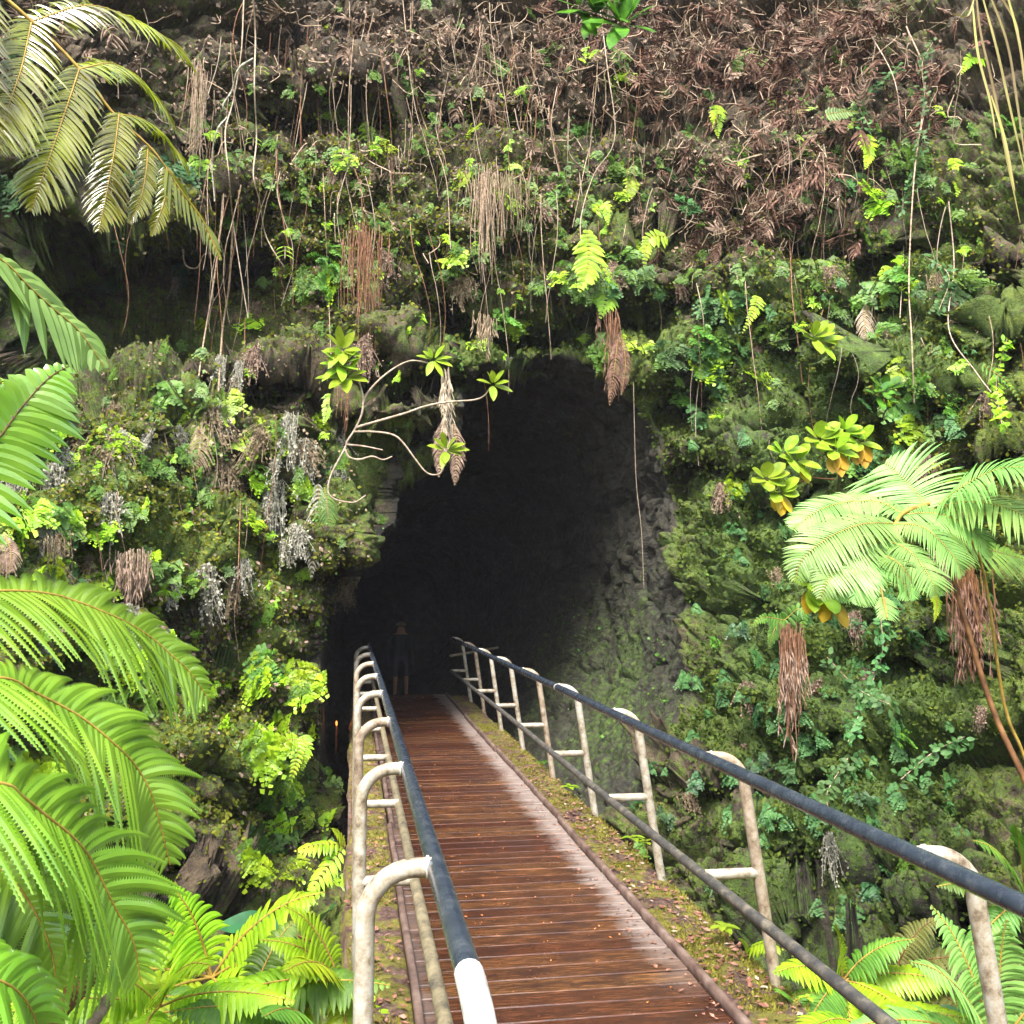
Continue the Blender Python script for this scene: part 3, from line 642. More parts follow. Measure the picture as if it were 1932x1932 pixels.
obj('stipe', tube(smooth_path([*q6([(1500,900,4.6),(1700,1190,4.6)]), P(1895,1330,4.6), P(1940,1450,4.6), P(2040,1800,4.6)], 30), np.linspace(.007, .010, 30), 8), M['stemyellow'], rt)

# ------------------------------------------------------------------ generic little plants
def rotz(a): c, s = math.cos(a), math.sin(a); return np.array([[c, -s, 0], [s, c, 0], [0, 0, 1.0]])
def fern_plant(base, dirs, L, mat, stemmat, label, n=22, lob=0, wfrac=.2, group=None, droop=.5, prof='fern', name='fern', gap=1.3, arch=.35, fold=.25):
    """dirs: list of (dx,dy,dz,scale): frond directions"""
    root = empty(name, base, label, 'fern', group)
    for q, (dx, dy, dz, s_) in enumerate(dirs):
        d = nrm(np.array([dx, dy, dz])); Lf = L*s_; side = np.array([d[0], d[1], 0.0])
        pts = [np.asarray(base)+d*Lf*t+np.array([side[0]*.25*Lf*t*t, side[1]*.25*Lf*t*t, -arch*Lf*t*t]) for t in (0, .25, .5, .75, 1)]
        up = nrm(UP*1.0+np.array([0, -.5, 0])+np.array([-d[0]*.4, -d[1]*.2, 0]))
        b, s2 = frond_parts(pts, up, Lmax=Lf*wfrac, n=n, lobes=lob, droop=droop, a0=.25, prof=prof, fold=fold, gap=gap, base=.12, rr=.0035*(L/.4), seed=q)
        fo = obj('frond', b, mat if not isinstance(mat, list) else mat[q % len(mat)], root, False); obj('midrib', s2, stemmat, fo)
    return root
B_, BM = M['brightfern'], M['midfern']
for px, py, Y, L, dirs, mat, lab in [
 (400,1845,3.9,.74,[(-.9,-.3,.45,.9),(-.25,-.1,1.1,.8),(.55,-.2,.95,.9),(.9,-.4,.35,.75),(.2,-.9,.35,.8),(-.5,-.8,.3,.9),(.6,-.6,.6,.8),(-.6,.1,.9,.7)], B_, 'bright yellow-green fern with arching fronds in front of the pit at the lower left'),
 (300,1900,3.3,.5,[(-.9,-.3,.5,.9),(-.4,-.4,.8,.8),(.3,-.5,.8,1),(.9,-.3,.5,.8),(0,-1,.3,.9)], B_, 'lower yellow-green fern beside the cut brown log at the lower left'),
 (470,1900,3.6,.55,[(-.7,-.5,.4,1),(.8,-.3,.6,.9),(.1,-.8,.5,.8),(.3,.2,1,.8),(-.1,-.6,.1,.8)], [B_, BM], 'yellow-green fern at the bottom edge between the log and the left handrail'),
 (230,1890,3.7,.5,[(-.6,-.3,.7,1),(.2,-.2,.9,.9),(.8,-.3,.3,.8),(-.9,-.4,.2,.8)], BM, 'mid green fern behind the cut brown log at the lower left'),
 (640,1850,3.6,.55,[(-.6,-.2,.9,.7),(-.8,-.3,.3,.9),(-.3,-.6,.7,.8),(.1,-.6,-.3,.9),(-.7,-.5,-.3,.8),(-.35,-.2,1.1,.9)], B_, 'pointed yellow-green fern leaning against the near left handrail post'),
 (600,1960,3.3,.5,[(-.6,-.2,.6,1),(-.2,-.5,.7,1),(.2,-.6,.4,.8),(-.8,-.5,.1,.9)], BM, 'ragged yellow-green fern at the bottom edge left of the near handrail post'),
 (1590,1850,4.2,.55,[(-.7,-.3,.6,.8),(-.15,-.2,1.1,.8),(.5,-.3,.9,.8),(.95,-.3,.4,.8),(.2,-.9,.3,.8),(-.6,-.6,.2,.8),(-.3,-.8,-.2,.8)], [B_, B_, BM], 'bright green fern beyond the right kerb under the lower rail'),
 (1610,1930,3.9,.5,[(-.7,-.5,.5,.9),(.1,-.7,.6,.8),(.8,-.4,.5,.9),(-.4,-.8,-.1,.9)], B_, 'lime green fern at the bottom edge right of the boardwalk')]:
    fern_plant(P(px, py, Y), dirs, L, mat, M['stemyellow'], lab, n=24, wfrac=.24)
fern_plant(P(1880,1990,3.6), [(-.9,-.2,.75,1.0),(-.5,-.2,1.0,1.1),(.0,-.1,1.1,1.1),(-.95,-.3,.4,.95),(-.8,-.5,.1,.8),(.5,-.2,1,1),(-.25,.1,1.3,1.15)], .75, M['paletree'], M['stemyellow'], 'large cool pale green fern at the lower right corner behind the near right post', n=30, wfrac=.2)
fern_plant(P(1935,1690,3.9), [(-.8,-.1,.5,.7),(-.5,-.2,.9,.9),(-.9,-.3,-.2,.6),(-.2,-.2,1,.9)], .6, M['midfern'], M['stemyellow'], 'feathery green fern crossing the right handrail near the right edge', n=28, wfrac=.22)
fern_plant(P(1690,1830,4.4), [(-.2,-.2,1.0,.8),(.3,-.2,.95,.9),(.7,-.4,.5,1),(.1,-.8,.2,1)], .5, leaf_mat('brownish_fern', (.10,.14,.03), (.17,.20,.05), (.24,.26,.08)), M['stem'], 'brownish olive lacy fern right of the bright fern below the lower rail', n=22, lob=10, wfrac=.26)

# big dark leaves
def dark_leaves(px, py, Y, leaves, label):
    b = P(px, py, Y); root = empty('broadleaf_plant', b, label, 'plant')
    for dx, dy, dz, L, W in leaves:
        d = nrm((dx, dy, dz)); s0 = b+d*.12
        lo = obj('leaf', [leaf_parts(s0, d, (0, -.5, .85), L, W, .25, .25, 9, wave=.03)], M['darkbroad'], root)
        obj('leaf_stalk', tube([b, s0], .005, 6), M['stem'], lo)
dark_leaves(590,1775,4.2,[(-1,-.2,.45,.30,.12),(.15,-.5,.5,.26,.11),(-.2,-.7,-.3,.28,.13),(-.9,-.1,.1,.26,.10)], 'plant with broad dark blue-green leaves behind the left ferns')
dark_leaves(1690,1950,3.9,[(-.4,-.5,.25,.26,.16),(.6,-.4,.1,.26,.15),(.9,-.2,.3,.24,.12)], 'plant with broad dark green leaves at the bottom edge among the right ferns')

# ---- broadleaf shrub with yellow leaves on the right wall
def rosette(b, n, L, W, mat, up=UP, spread=1.0, seed=0, yel=0, round_=True):
    rg = np.random.default_rng(seed); out = []; yl = []
    for q in range(n):
        a = q*2.4+rg.uniform(-.3, .3); el = rg.uniform(-.15, .9)*spread
        d = np.array([math.cos(a), -.35-rg.uniform(0, .5), math.sin(a)*.8+.25*spread])
        hang = q < yel
        if hang: d = np.array([math.cos(a)*.5, -.3, -.9])
        lp = leaf_parts(b+d*.02, d, nrm(np.array([rg.normal(0, .2), -.7, .8])), L*rg.uniform(.75, 1.15), W*rg.uniform(.85, 1.1), .15, .12, 7, 0 if round_ else 1)
        (yl if hang else out).append(lp)
    return out, yl
def shrub(name, base, heads, L, W, mat, label, stems, smat, n=9, round_=True, r=.006, cat='shrub', spread=1.0):
    root = empty(name, base, label, cat)
    for pts, r0 in stems: obj('stem', lumpy(tube(smooth_path(pts, 26), np.linspace(r0, r0*.55, 26), 7), .001, 3), smat, root)
    for q, (p, nn, ye) in enumerate(heads):
        g, y_ = rosette(p, nn, L, W, mat, seed=q+nn, yel=ye, round_=round_, spread=spread)
        h = obj('leaf_head', g, mat, root)
        if y_: obj('yellow_leaves', y_, M['yellow'], h)
    return root
b0 = onface(1580, 930, .1)
H = [P(1545,830,7.6),P(1590,815,7.6),P(1575,850,7.5),P(1620,835,7.6)]
shrub('shrub', b0, [(H[0],9,0),(H[1],10,0),(H[2],9,3),(H[3],8,3)], .19, .12, M['lime'], 'round-leaved lime shrub with yellow lower leaves on the right wall above the tree fern',
      [([b0, P(1585,880,7.7), H[1]], .012), ([P(1585,890,7.7), H[2]], .009), ([P(1580,885,7.7), P(1560,860,7.7), H[0]], .009), ([P(1585,880,7.7), H[3]], .008)], M['stem'])
b1 = onface(1575, 905, .1); H = [P(1500,870,7.5),P(1478,855,7.5),P(1445,905,7.4),P(1470,930,7.4)]
shrub('shrub', b1, [(H[0],6,1),(H[1],5,0),(H[2],7,0),(H[3],9,3)], .17, .11, M['lime'], 'round-leaved lime shrub leaning left toward the cave from the right wall',
      [([b1, P(1530,900,7.6), P(1500,885,7.5), H[0]], .009), ([P(1530,900,7.6), P(1490,920,7.5), H[3]], .009), ([P(1490,920,7.5), H[2]], .007), ([H[0], H[1]], .006)], M['stem'])
b2 = P(1700,1150,5.2); H = [P(1530,1105,4.6),P(1560,1120,4.55)]
shrub('shrub', b2, [(H[0],8,2),(H[1],7,2)], .14, .085, M['lime'], 'green and yellow leaved shrub tip poking out below the tree fern', [([b2, P(1620,1130,4.9), H[1]], .007), ([H[1], H[0]], .006)], M['stem'])
b3 = onface(1665,790,.1); shrub('shrub', b3, [(P(1668,735,7.9),9,0),(P(1655,745,7.9),6,0)], .15, .08, M['broad'], 'small green shrub on a bare stem above the right tree fern', [([b3, P(1670,770,7.9), P(1665,740,7.9)], .008)], M['stem'], spread=.6)
b4 = onface(1540,690,.08); shrub('shrub', b4, [(P(1535,637,9.1),7,0),(P(1545,645,9.1),5,0)], .22, .12, M['lime'], 'yellow-green leafy sprig left of the big mossy boulder', [([b4, P(1540,660,9.1), P(1538,640,9.1)], .008)], M['stem'])
b5 = P(1120,-80,7.0); H = [P(1125,30,6.9),P(1172,48,6.8),P(1095,18,6.9)]
shrub('shrub', b5, [(H[0],13,0),(H[1],12,0),(H[2],9,0)], .30, .12, M['broad'], 'cluster of large dark green leaves hanging in at the middle of the top edge', [([b5, H[0]], .012), ([H[0], H[1]], .01), ([H[0], H[2]], .009)], M['stem'], round_=False, spread=.6)

# ---- the bare stems with rosettes across the cave mouth
def D7(x, y): return 588.6+x*.2031, 649.0+y*.2031     # crop (780,860)-(1300,1300), 1932 wide
YB = 9.6
def q7(l, Y=YB): return [P(*D7(a, b), Y) for a, b in l]
hb = q7([(280,60),(270,200),(320,310)]); tips = q7([(1130,150),(1680,380),(1245,990)]); small = q7([(500,1410)])
sroot = empty('cave_mouth_shrub', q7([(440,400)])[0]+np.array([0,.8,.1]), 'shrub with ringed bare stems and lime rosettes across the left of the cave mouth', 'shrub')
for pts, r in [([(420,300),(470,480),(465,640),(400,790),(330,900),(300,980),(180,1210),(150,1370),(210,1440),(330,1470),(410,1465),(500,1405)], .014),
               ([(470,560),(520,450),(640,320),(780,215),(900,160),(1000,160),(1130,190)], .014), ([(410,775),(600,720),(860,645),(1050,580),(1250,540),(1500,520),(1600,480),(1660,400)], .016),
               ([(390,815),(560,815),(740,840),(840,910),(960,1070),(1060,1190),(1150,1215),(1210,1170),(1245,1000)], .014), ([(315,935),(480,950),(655,985)], .013), ([(305,970),(345,1050),(440,1072),(560,1045),(660,1075),(745,1045)], .013),
               ([(280,60),(270,200),(300,300),(420,400)], .014)]:
    pp = smooth_path(np.array(q7(pts)), 130); rad_ = .68*r*np.linspace(1.15, .65, 130)*(1+.25*(np.arange(130) % 5 == 0))
    obj('stem', tube(pp, rad_, 8), M['vine'], sroot)
for q, (p, n_, L_) in enumerate([(hb[0],8,.26),(hb[1],8,.24),(hb[2],8,.28),(tips[0],8,.18),(tips[1],7,.19),(tips[2],9,.21)]):
    g, _ = rosette(p, n_, L_, L_*.42, M['lime'], seed=q+3, round_=False, spread=.8); obj('leaf_rosette', g, M['lime'], sroot)

# ------------------------------------------------------------------ hanging root bundles, vines
def hang_strand(p0, L, sway=.06, n=14, rg=RNG, out=0.0):
    t = np.linspace(0, 1, n); ph = rg.uniform(0, 6.28, 3); k = rg.uniform(2, 5)
    x = sway*L*(np.sin(k*t+ph[0])-math.sin(ph[0]))*.5+rg.uniform(-.08, .08)*L*t; y = -out*np.minimum(1, t*3)+sway*L*.5*(np.sin(k*1.3*t+ph[1])-math.sin(ph[1]))
    z = -L*t+.01*np.sin(20*t+ph[2])
    return np.asarray(p0)+np.stack([x, y, z], -1)
def bundle(name, px, py, wpx, hpx, n, mat, label, cat='roots', r=.004, tip=None, off=.15, taper=.0, group=None, hair=0):
    Y = min(hit(px+a*wpx*.3, min(py+b*hpx, 1925))[0][1] for a in (-1, 0, 1) for b in (0, .3, .6, .9))-off*.6; h = P(px, py, Y); mpp = Y/FOC
    out = []; out2 = []
    for q in range(n):
        u = float(np.clip(RNG.normal(0, .45), -1.2, 1.2)); p0 = h+np.array([u*wpx*.5*mpp, RNG.uniform(-.08, .08), RNG.uniform(-.3, .1)*hpx*mpp*.5]); L = hpx*mpp*RNG.uniform(.3, 1.0)*(1-.45*abs(u))
        st_ = hang_strand(p0, L, RNG.uniform(.02, .09), 16); st_[:, 0] -= u*wpx*.5*mpp*taper*np.linspace(0, 1, 16)
        out += tube(st_, np.linspace(r, r*.5, 16)*RNG.uniform(.6, 1.3), 4, False)
        for c in range(hair):
            k = RNG.integers(5, 15); p = st_[k]; out2.append(leaf_parts(p, (RNG.uniform(-.6, .6), -.3, -1), (0, -1, .2), RNG.uniform(.05, .12), .012, .3, .4, 3))
    root = empty(name, h+np.array([0, .1, .05]), label, cat, group)
    obj('strands', out, mat, root)
    if out2: obj('dead_fronds', out2, tip or M['dead'], root)
    return root
bundle('hanging_roots', 690, 430, 90, 250, 75, M['rootred'], 'long straight bundle of reddish hanging roots left above the cave', r=.006)
bundle('hanging_roots', 918, 320, 75, 230, 70, M['root'], 'dense brown hanging root bundle above the middle of the cave', r=.006)
bundle('hanging_roots', 955, 330, 90, 150, 50, M['drytan'], 'tan beard of fine roots right of the dense brown root bundle', r=.005)
bundle('hanging_roots', 1155, 590, 50, 170, 40, M['rootred'], 'reddish dead fern roots hanging at the top right of the cave mouth', r=.005, hair=3, tip=M['deadred'])
bundle('hanging_roots', 1488, 1185, 52, 250, 80, M['rootred'], 'brown skirt of roots hanging below the small fern on the right wall', r=.006, hair=3, tip=M['dead'])
bundle('hanging_roots', 1825, 1075, 80, 240, 90, M['stem'], 'shaggy brown skirt of dead fronds below the right tree fern', r=.006, hair=4, tip=M['deadred'], off=.3)
bundle('hanging_roots', 255, 1040, 75, 110, 60, M['root'], 'tangled brown hanging clump on the left wall above the upper near frond', r=.006, hair=3, tip=M['dead'])
bundle('hanging_roots', 375, 120, 40, 210, 40, M['root'], 'brown hanging rootlets beside the tip of the golden fern', r=.005, off=.3)
bundle('hanging_roots', 100, 1010, 60, 60, 30, M['drytan'], 'short tan rootlets on the left wall beside the left edge', r=.005)
bundle('hanging_roots', 842, 700, 22, 200, 16, M['deadpale'], 'dangling strand of dead pale leaves at the left of the cave mouth', r=.004, hair=9, tip=M['deadpale'], off=1.6)
bundle('hanging_roots', 915, 590, 50, 100, 24, M['drytan'], 'small tan twiggy root tuft over the cave mouth', r=.007, hair=2, tip=M['drytan'], off=.25)
bundle('hanging_roots', 650, 720, 30, 150, 14, M['rootred'], 'thin rootlets hanging under the lime leaf rosette left of the cave', r=.004, off=.6)
# single vines, read from the photograph
def vine(pts, r, mat, label, off=.35, grp='thin vines hanging down the cliff'):
    h, _ = hit(*pts[0]); pp = []
    for k, (a, b) in enumerate(pts):
        hh, _ = hit(a, b); pp.append(P(a, b, min(hh[1], h[1]+.2)-off))
    o = obj('hanging_vine', tube(smooth_path(pp, 46), np.linspace(r, r*.7, 46), 6), mat); tag(o, label, 'vine', grp); return o
vine([(478,0),(482,70),(480,160),(484,260),(478,330),(490,380),(500,440),(520,480),(536,503)], .011, M['vine'], 'pale looping vine hanging at the top left, ending in a hook', .5)
vine([(460,0),(455,100),(440,190),(425,250),(432,330),(440,420),(455,520),(468,600)], .009, M['vine'], 'pale vine crossing the dark recess left of the looping vine', .5)
vine([(478,110),(450,130),(438,170),(420,200),(428,220),(410,245),(400,300),(405,380)], .012, M['grey'], 'crooked grey branch hanging at the top left', .5)
vine([(418,240),(420,380),(405,520),(385,640),(375,710)], .012, M['root'], 'straight brown root hanging across the left dark recess', .4)
vine([(440,420),(432,540),(420,620),(412,740)], .014, M['drytan'], 'pale thick root left of the long single thread', .4)
vine([(462,600),(460,760),(455,900),(450,1060),(445,1160)], .006, M['rootred'], 'long thin red thread hanging down the left wall', .4)
vine([(345,470),(350,500),(372,505),(385,480),(405,478)], .009, M['root'], 'small bent brown twig in the left dark recess', .5)
vine([(1130,0),(1145,120),(1160,260),(1120,330),(1095,420),(1105,500)], .008, M['vine'], 'vine running down to the two hanging bright ferns', .3)
vine([(1070,0),(1090,130),(1115,240),(1100,330),(1080,430)], .007, M['root'], 'thin brown vine at the middle of the top edge', .35)
vine([(1195,720),(1200,900),(1210,1000),(1215,1110)], .0045, M['vine'], 'single fine thread hanging inside the right of the cave mouth', .15)
vine([(1710,50),(1745,150),(1725,330),(1715,520),(1720,640),(1725,760)], .010, M['root'], 'long brown vine hanging down the right of the cliff', .4)
vine([(1640,60),(1690,160),(1700,300),(1705,460),(1698,600)], .007, M['vine'], 'thin pale vine left of the long brown vine on the right', .4)
vine([(1480,330),(1490,460),(1495,560),(1505,640),(1520,760),(1560,900)], .007, M['rootred'], 'red-brown vine above the round-leaved shrub', .35)
vine([(1790,380),(1800,500),(1790,620),(1840,700),(1870,740)], .007, M['vine'], 'pale vine crossing the mossy boulders on the right', .35)
vine([(600,30),(604,200),(612,380),(620,560),(625,700)], .005, M['root'], 'very thin root hanging above the lime leaf rosette', .3)
vine([(760,0),(775,140),(800,230),(840,330),(850,470)], .006, M['root'], 'thin brown root in the upper middle of the cliff', .3)

# many fine rootlets (individuals)
protos = []
for q in range(10):
    L = RNG.uniform(.9, 1.1); st_ = hang_strand((0, 0, 0), L, .10, 18); protos.append(mesh('rootlet', tube(st_, np.linspace(.0036, .0015, 18), 4, False), [M['root'], M['vine'], M['rootred']][q % 3]))
zones = [(700,250,380,260,80,'thin rootlet hanging among dry roots above the left of the cave','rootlets above the left of the cave'),
         (1050,220,240,260,60,'thin rootlet hanging above the middle of the cave','rootlets above the middle of the cave'),
         (780,70,420,90,46,'pale fine strand hanging from the very top of the cliff','strands along the top of the cliff'),
         (1600,450,330,330,60,'thin rootlet hanging down the upper right of the cliff','rootlets on the upper right cliff'),
         (430,300,90,260,22,'thin rootlet hanging beside the golden fern','rootlets beside the golden fern'),
         (300,950,260,260,22,'thin rootlet hanging on the left mossy wall','rootlets on the left wall')]
for cx, cy_, rx, ry, n, lab, grp in zones:
    for q in range(n):
        a = RNG.normal(0, .5, 2); px, py = np.clip(cx+rx*a[0], 5, 1925), np.clip(cy_+ry*a[1], 5, 1900)
        if 640 < px < 1280 and py > 600: continue
        p = onface(px, py, RNG.uniform(.1, .45)); o = bpy.data.objects.new('rootlet', protos[RNG.integers(10)]); C.objects.link(o)
        o.location = p; o.rotation_euler = (0, 0, RNG.uniform(0, 6.28)); s_ = RNG.uniform(.6, 1.9)*p[1]/11
        o.scale = (s_, s_, s_*RNG.uniform(.8, 1.3)); tag(o, lab, 'rootlet', grp)

# ------------------------------------------------------------------ maidenhair clumps (individuals) and dry ones
def maidenhair(seed, nf=6, hang=.6, tipw=1.0):
    rg = np.random.default_rng(seed); out = []
    for f in range(nf):
        a = rg.uniform(-1.5, 1.5); d = nrm(np.array([math.sin(a), -.45-.3*rg.random(), rg.uniform(-.6, .5)])); L = rg.uniform(.10, .2)
        b = np.array([rg.uniform(-.08, .08), rg.uniform(-.03, .03), rg.uniform(-.08, .08)])
        # a flat triangular frond of fan leaflets
        sv_ = nrm(np.cross(d, (0, -1, .4))); hg = np.array([0, 0, -1.0]); w0 = np.array([.0018, 0, 0])
        for v_ in (-.45, 0, .45): e_ = b+d*L*(.95-abs(v_))+sv_*L*v_*.8+hg*L*hang*(.8-abs(v_)); m_ = (b+e_)/2+np.array([0, 0, .02]); out.append(np.stack([b*.2-w0, b*.2+w0, m_+w0, m_-w0])); out.append(np.stack([m_-w0, m_+w0, e_+w0, e_-w0]))
        for i_ in range(9):
            u = i_/8; wl = (1-u)**.8*.62+.03
            for s_ in (-1, 1):
                for jj in range(max(1, int(5*wl/.62))):
                    v = (jj+.6)/5
                    p = b+d*L*(.15+.85*u)+sv_*s_*L*v*.62+hg*L*(hang*(u*u+v*v*.5))
                    sz = L*.115*rg.uniform(.8, 1.3)*tipw; ax = nrm(d*.7+sv_*s_*.8+hg*.5+rg.normal(0, .2, 3)); bx = nrm(np.cross(ax, (0, -1, .3))+rg.normal(0, .15, 3))
                    out.append(np.stack([p, p+ax*sz*.8+bx*sz*.7, p+ax*sz*1.25, p+ax*sz*.8-bx*sz*.7]))
    Vg = np.concatenate(out); return [(Vg, np.arange(len(Vg)).reshape(-1, 4))]
def dryhair(seed):
    rg = np.random.default_rng(seed); out = []
    for s_ in range(26):
        b = np.array([rg.normal(0, .035), rg.uniform(-.04, .02), rg.uniform(-.02, .03)]); L = rg.uniform(.1, .3); x = rg.normal(0, .08); w0 = np.array([.0018, 0, 0]); e_ = b+np.array([x*.6, -.04, -L]); out.append(np.stack([b*.0-w0, b*.0+w0, b+w0, b-w0])); out.append(np.stack([b-w0, b+w0, e_+w0, e_-w0]))
        for k in range(17):
            u = rg.random(); p = b+np.array([x*u*.6+rg.normal(0, .008), -.04*u+rg.normal(0, .008), -L*u]); sz = rg.uniform(.010, .022)
            ax = nrm(rg.normal(0, 1, 3)+np.array([0, 0, -1.3])); bx = nrm(np.cross(ax, rg.normal(0, 1, 3)))
            out.append(np.stack([p, p+ax*sz*.6+bx*sz*.45, p+ax*sz*1.2, p+ax*sz*.6-bx*sz*.45]))
    Vg = np.concatenate(out); return [(Vg, np.arange(len(Vg)).reshape(-1, 4))]
mh = {k: [mesh('maidenhair_fern', maidenhair(q*7+s0, 4+q % 4, .35+.1*(q % 4), 1.15), M[k], False) for q in range(5)] for s0, k in enumerate(['brightfern', 'midfern', 'coolfern', 'darkfern'])}
dh = {k: [mesh('dry_maidenhair', dryhair(q+s0*50), M[k], False) for q in range(4)] for s0, k in enumerate(['grey', 'drytan', 'dead'])}
def inmouth(px, py): 
    r = math.hypot(px-CX, py-CY); a = math.atan2(py-CY, px-CX); return r < np.interp(a, th[k0], rr[k0], period=2*math.pi)-8
k0 = np.argsort(th)
def scatter(n, cx, cy, rx, ry, meshes, name, lab, cat, grp, s0=.8, s1=1.5, off=.04, ref=10.0):
    c = 0
    for _ in range(n*4):
        if c >= n: break
        a = RNG.uniform(-1, 1, 2); px, py = cx+rx*a[0], cy+ry*a[1]
        if not (3 < px < 1929 and 3 < py < 1925) or inmouth(px, py): continue
        if fbm(np.array([px/85, py/60, 0.]), 2, 5) < -.12: continue
        p = onface(px, py, off); o = bpy.data.objects.new(name, meshes[RNG.integers(len(meshes))]); C.objects.link(o)
        o.location = p; o.rotation_euler = (RNG.uniform(-.4, .3), RNG.uniform(-.4, .4), RNG.uniform(-.7, .7)); s_ = RNG.uniform(s0, s1)*(p[1]/ref)**.5
        o.scale = (s_,)*3; tag(o, lab, cat, grp); c += 1
br, md, cl, dk = mh['brightfern'], mh['midfern'], mh['coolfern'], mh['darkfern']
scatter(62, 320, 1090, 320, 380, br+md[:2], 'maidenhair_fern', 'bright maidenhair fern clump on the mossy wall left of the cave', 'fern', 'maidenhair ferns left of the cave', .8, 1.6)
scatter(26, 560, 1500, 90, 260, br+md, 'maidenhair_fern', 'green maidenhair fern clump on the rock beside the left handrail', 'fern', 'maidenhair ferns beside the left handrail', .7, 1.3)
scatter(64, 800, 350, 420, 310, md+br, 'maidenhair_fern', 'green maidenhair fern clump on the cliff above the cave', 'fern', 'maidenhair ferns above the cave', .7, 1.3)
scatter(34, 1240, 520, 180, 230, cl+md, 'maidenhair_fern', 'cool green maidenhair fern clump above the right of the cave', 'fern', 'maidenhair ferns above the right of the cave', .8, 1.5)
scatter(60, 1620, 600, 310, 420, cl[:3]+md+br[:3], 'maidenhair_fern', 'green maidenhair fern clump on the upper right of the cliff', 'fern', 'maidenhair ferns upper right', .8, 1.6)
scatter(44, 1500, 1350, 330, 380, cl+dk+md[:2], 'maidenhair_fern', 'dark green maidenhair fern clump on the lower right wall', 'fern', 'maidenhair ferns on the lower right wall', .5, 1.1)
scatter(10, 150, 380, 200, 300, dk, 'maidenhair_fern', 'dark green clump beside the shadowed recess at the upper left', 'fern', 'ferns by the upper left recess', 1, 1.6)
scatter(56, 340, 960, 330, 260, dh['grey']+dh['drytan'], 'dry_fern', 'dried pale maidenhair clump hanging on the left wall', 'dry fern', 'dried maidenhair left of the cave', 1.0, 1.9)
scatter(36, 750, 450, 420, 230, dh['drytan']+dh['dead'], 'dry_fern', 'dried tan fern clump hanging above the cave', 'dry fern', 'dried ferns above the cave', .8, 1.5)
scatter(26, 1600, 900, 320, 600, dh['dead']+dh['drytan'][:1], 'dry_fern', 'dried brown fern clump on the right wall', 'dry fern', 'dried ferns on the right wall', .7, 1.3)
for px, py, s_ in [(545,800,2.6),(520,930,2.6),(505,945,2.2),(585,860,1.8),(415,690,2),(230,830,1.6),(330,540,1.4),(1560,1590,1.6),(1690,1850,1.6),(215,720,1.8),(150,760,1.8),(450,700,1.6)]:
    p = onface(px, py-15, .12); o = bpy.data.objects.new('dry_fern', dh['grey'][RNG.integers(4)]); C.objects.link(o); o.location = p; o.scale = (s_*.55, s_*.55, s_*.75)
    tag(o, 'large whitish dried maidenhair tassel hanging from a ledge', 'dry fern', 'large whitish dried tassels')

# ------------------------------------------------------------------ single fronds read from the photograph
def one_frond(pts, Lpx, mat, label, n=14, off=.25, lob=0, droop=.35, prof='tri', up=(0, -1, .35), cat='fern', gap=1.35, grp=None):
    h, _ = hit(*pts[0]); Y = h[1]-off; p = [P(a, b, Y-.15*k/len(pts)) for k, (a, b) in enumerate(pts)]
    b, s_ = frond_parts(p, up, Lmax=Lpx*Y/FOC, n=n, lobes=lob, droop=droop, a0=.2, prof=prof, fold=.2, gap=gap, rr=.004, jit=.08)
    root = empty('fern_frond', p[0], label, cat, grp); obj('pinnae', b, mat, root, False); obj('midrib', s_, M['stemyellow'], root)
one_frond([(1108,436),(1112,470),(1108,510),(1092,552)], 34, B_, 'bright hanging fern frond, upper one of the pair above the cave', 15, .35, 0, .3, 'fern')
one_frond([(1140,500),(1145,540),(1142,570),(1132,602)], 28, B_, 'yellow-green hanging fern frond, lower one of the pair above the cave', 14, .35, 0, .5, 'fern')
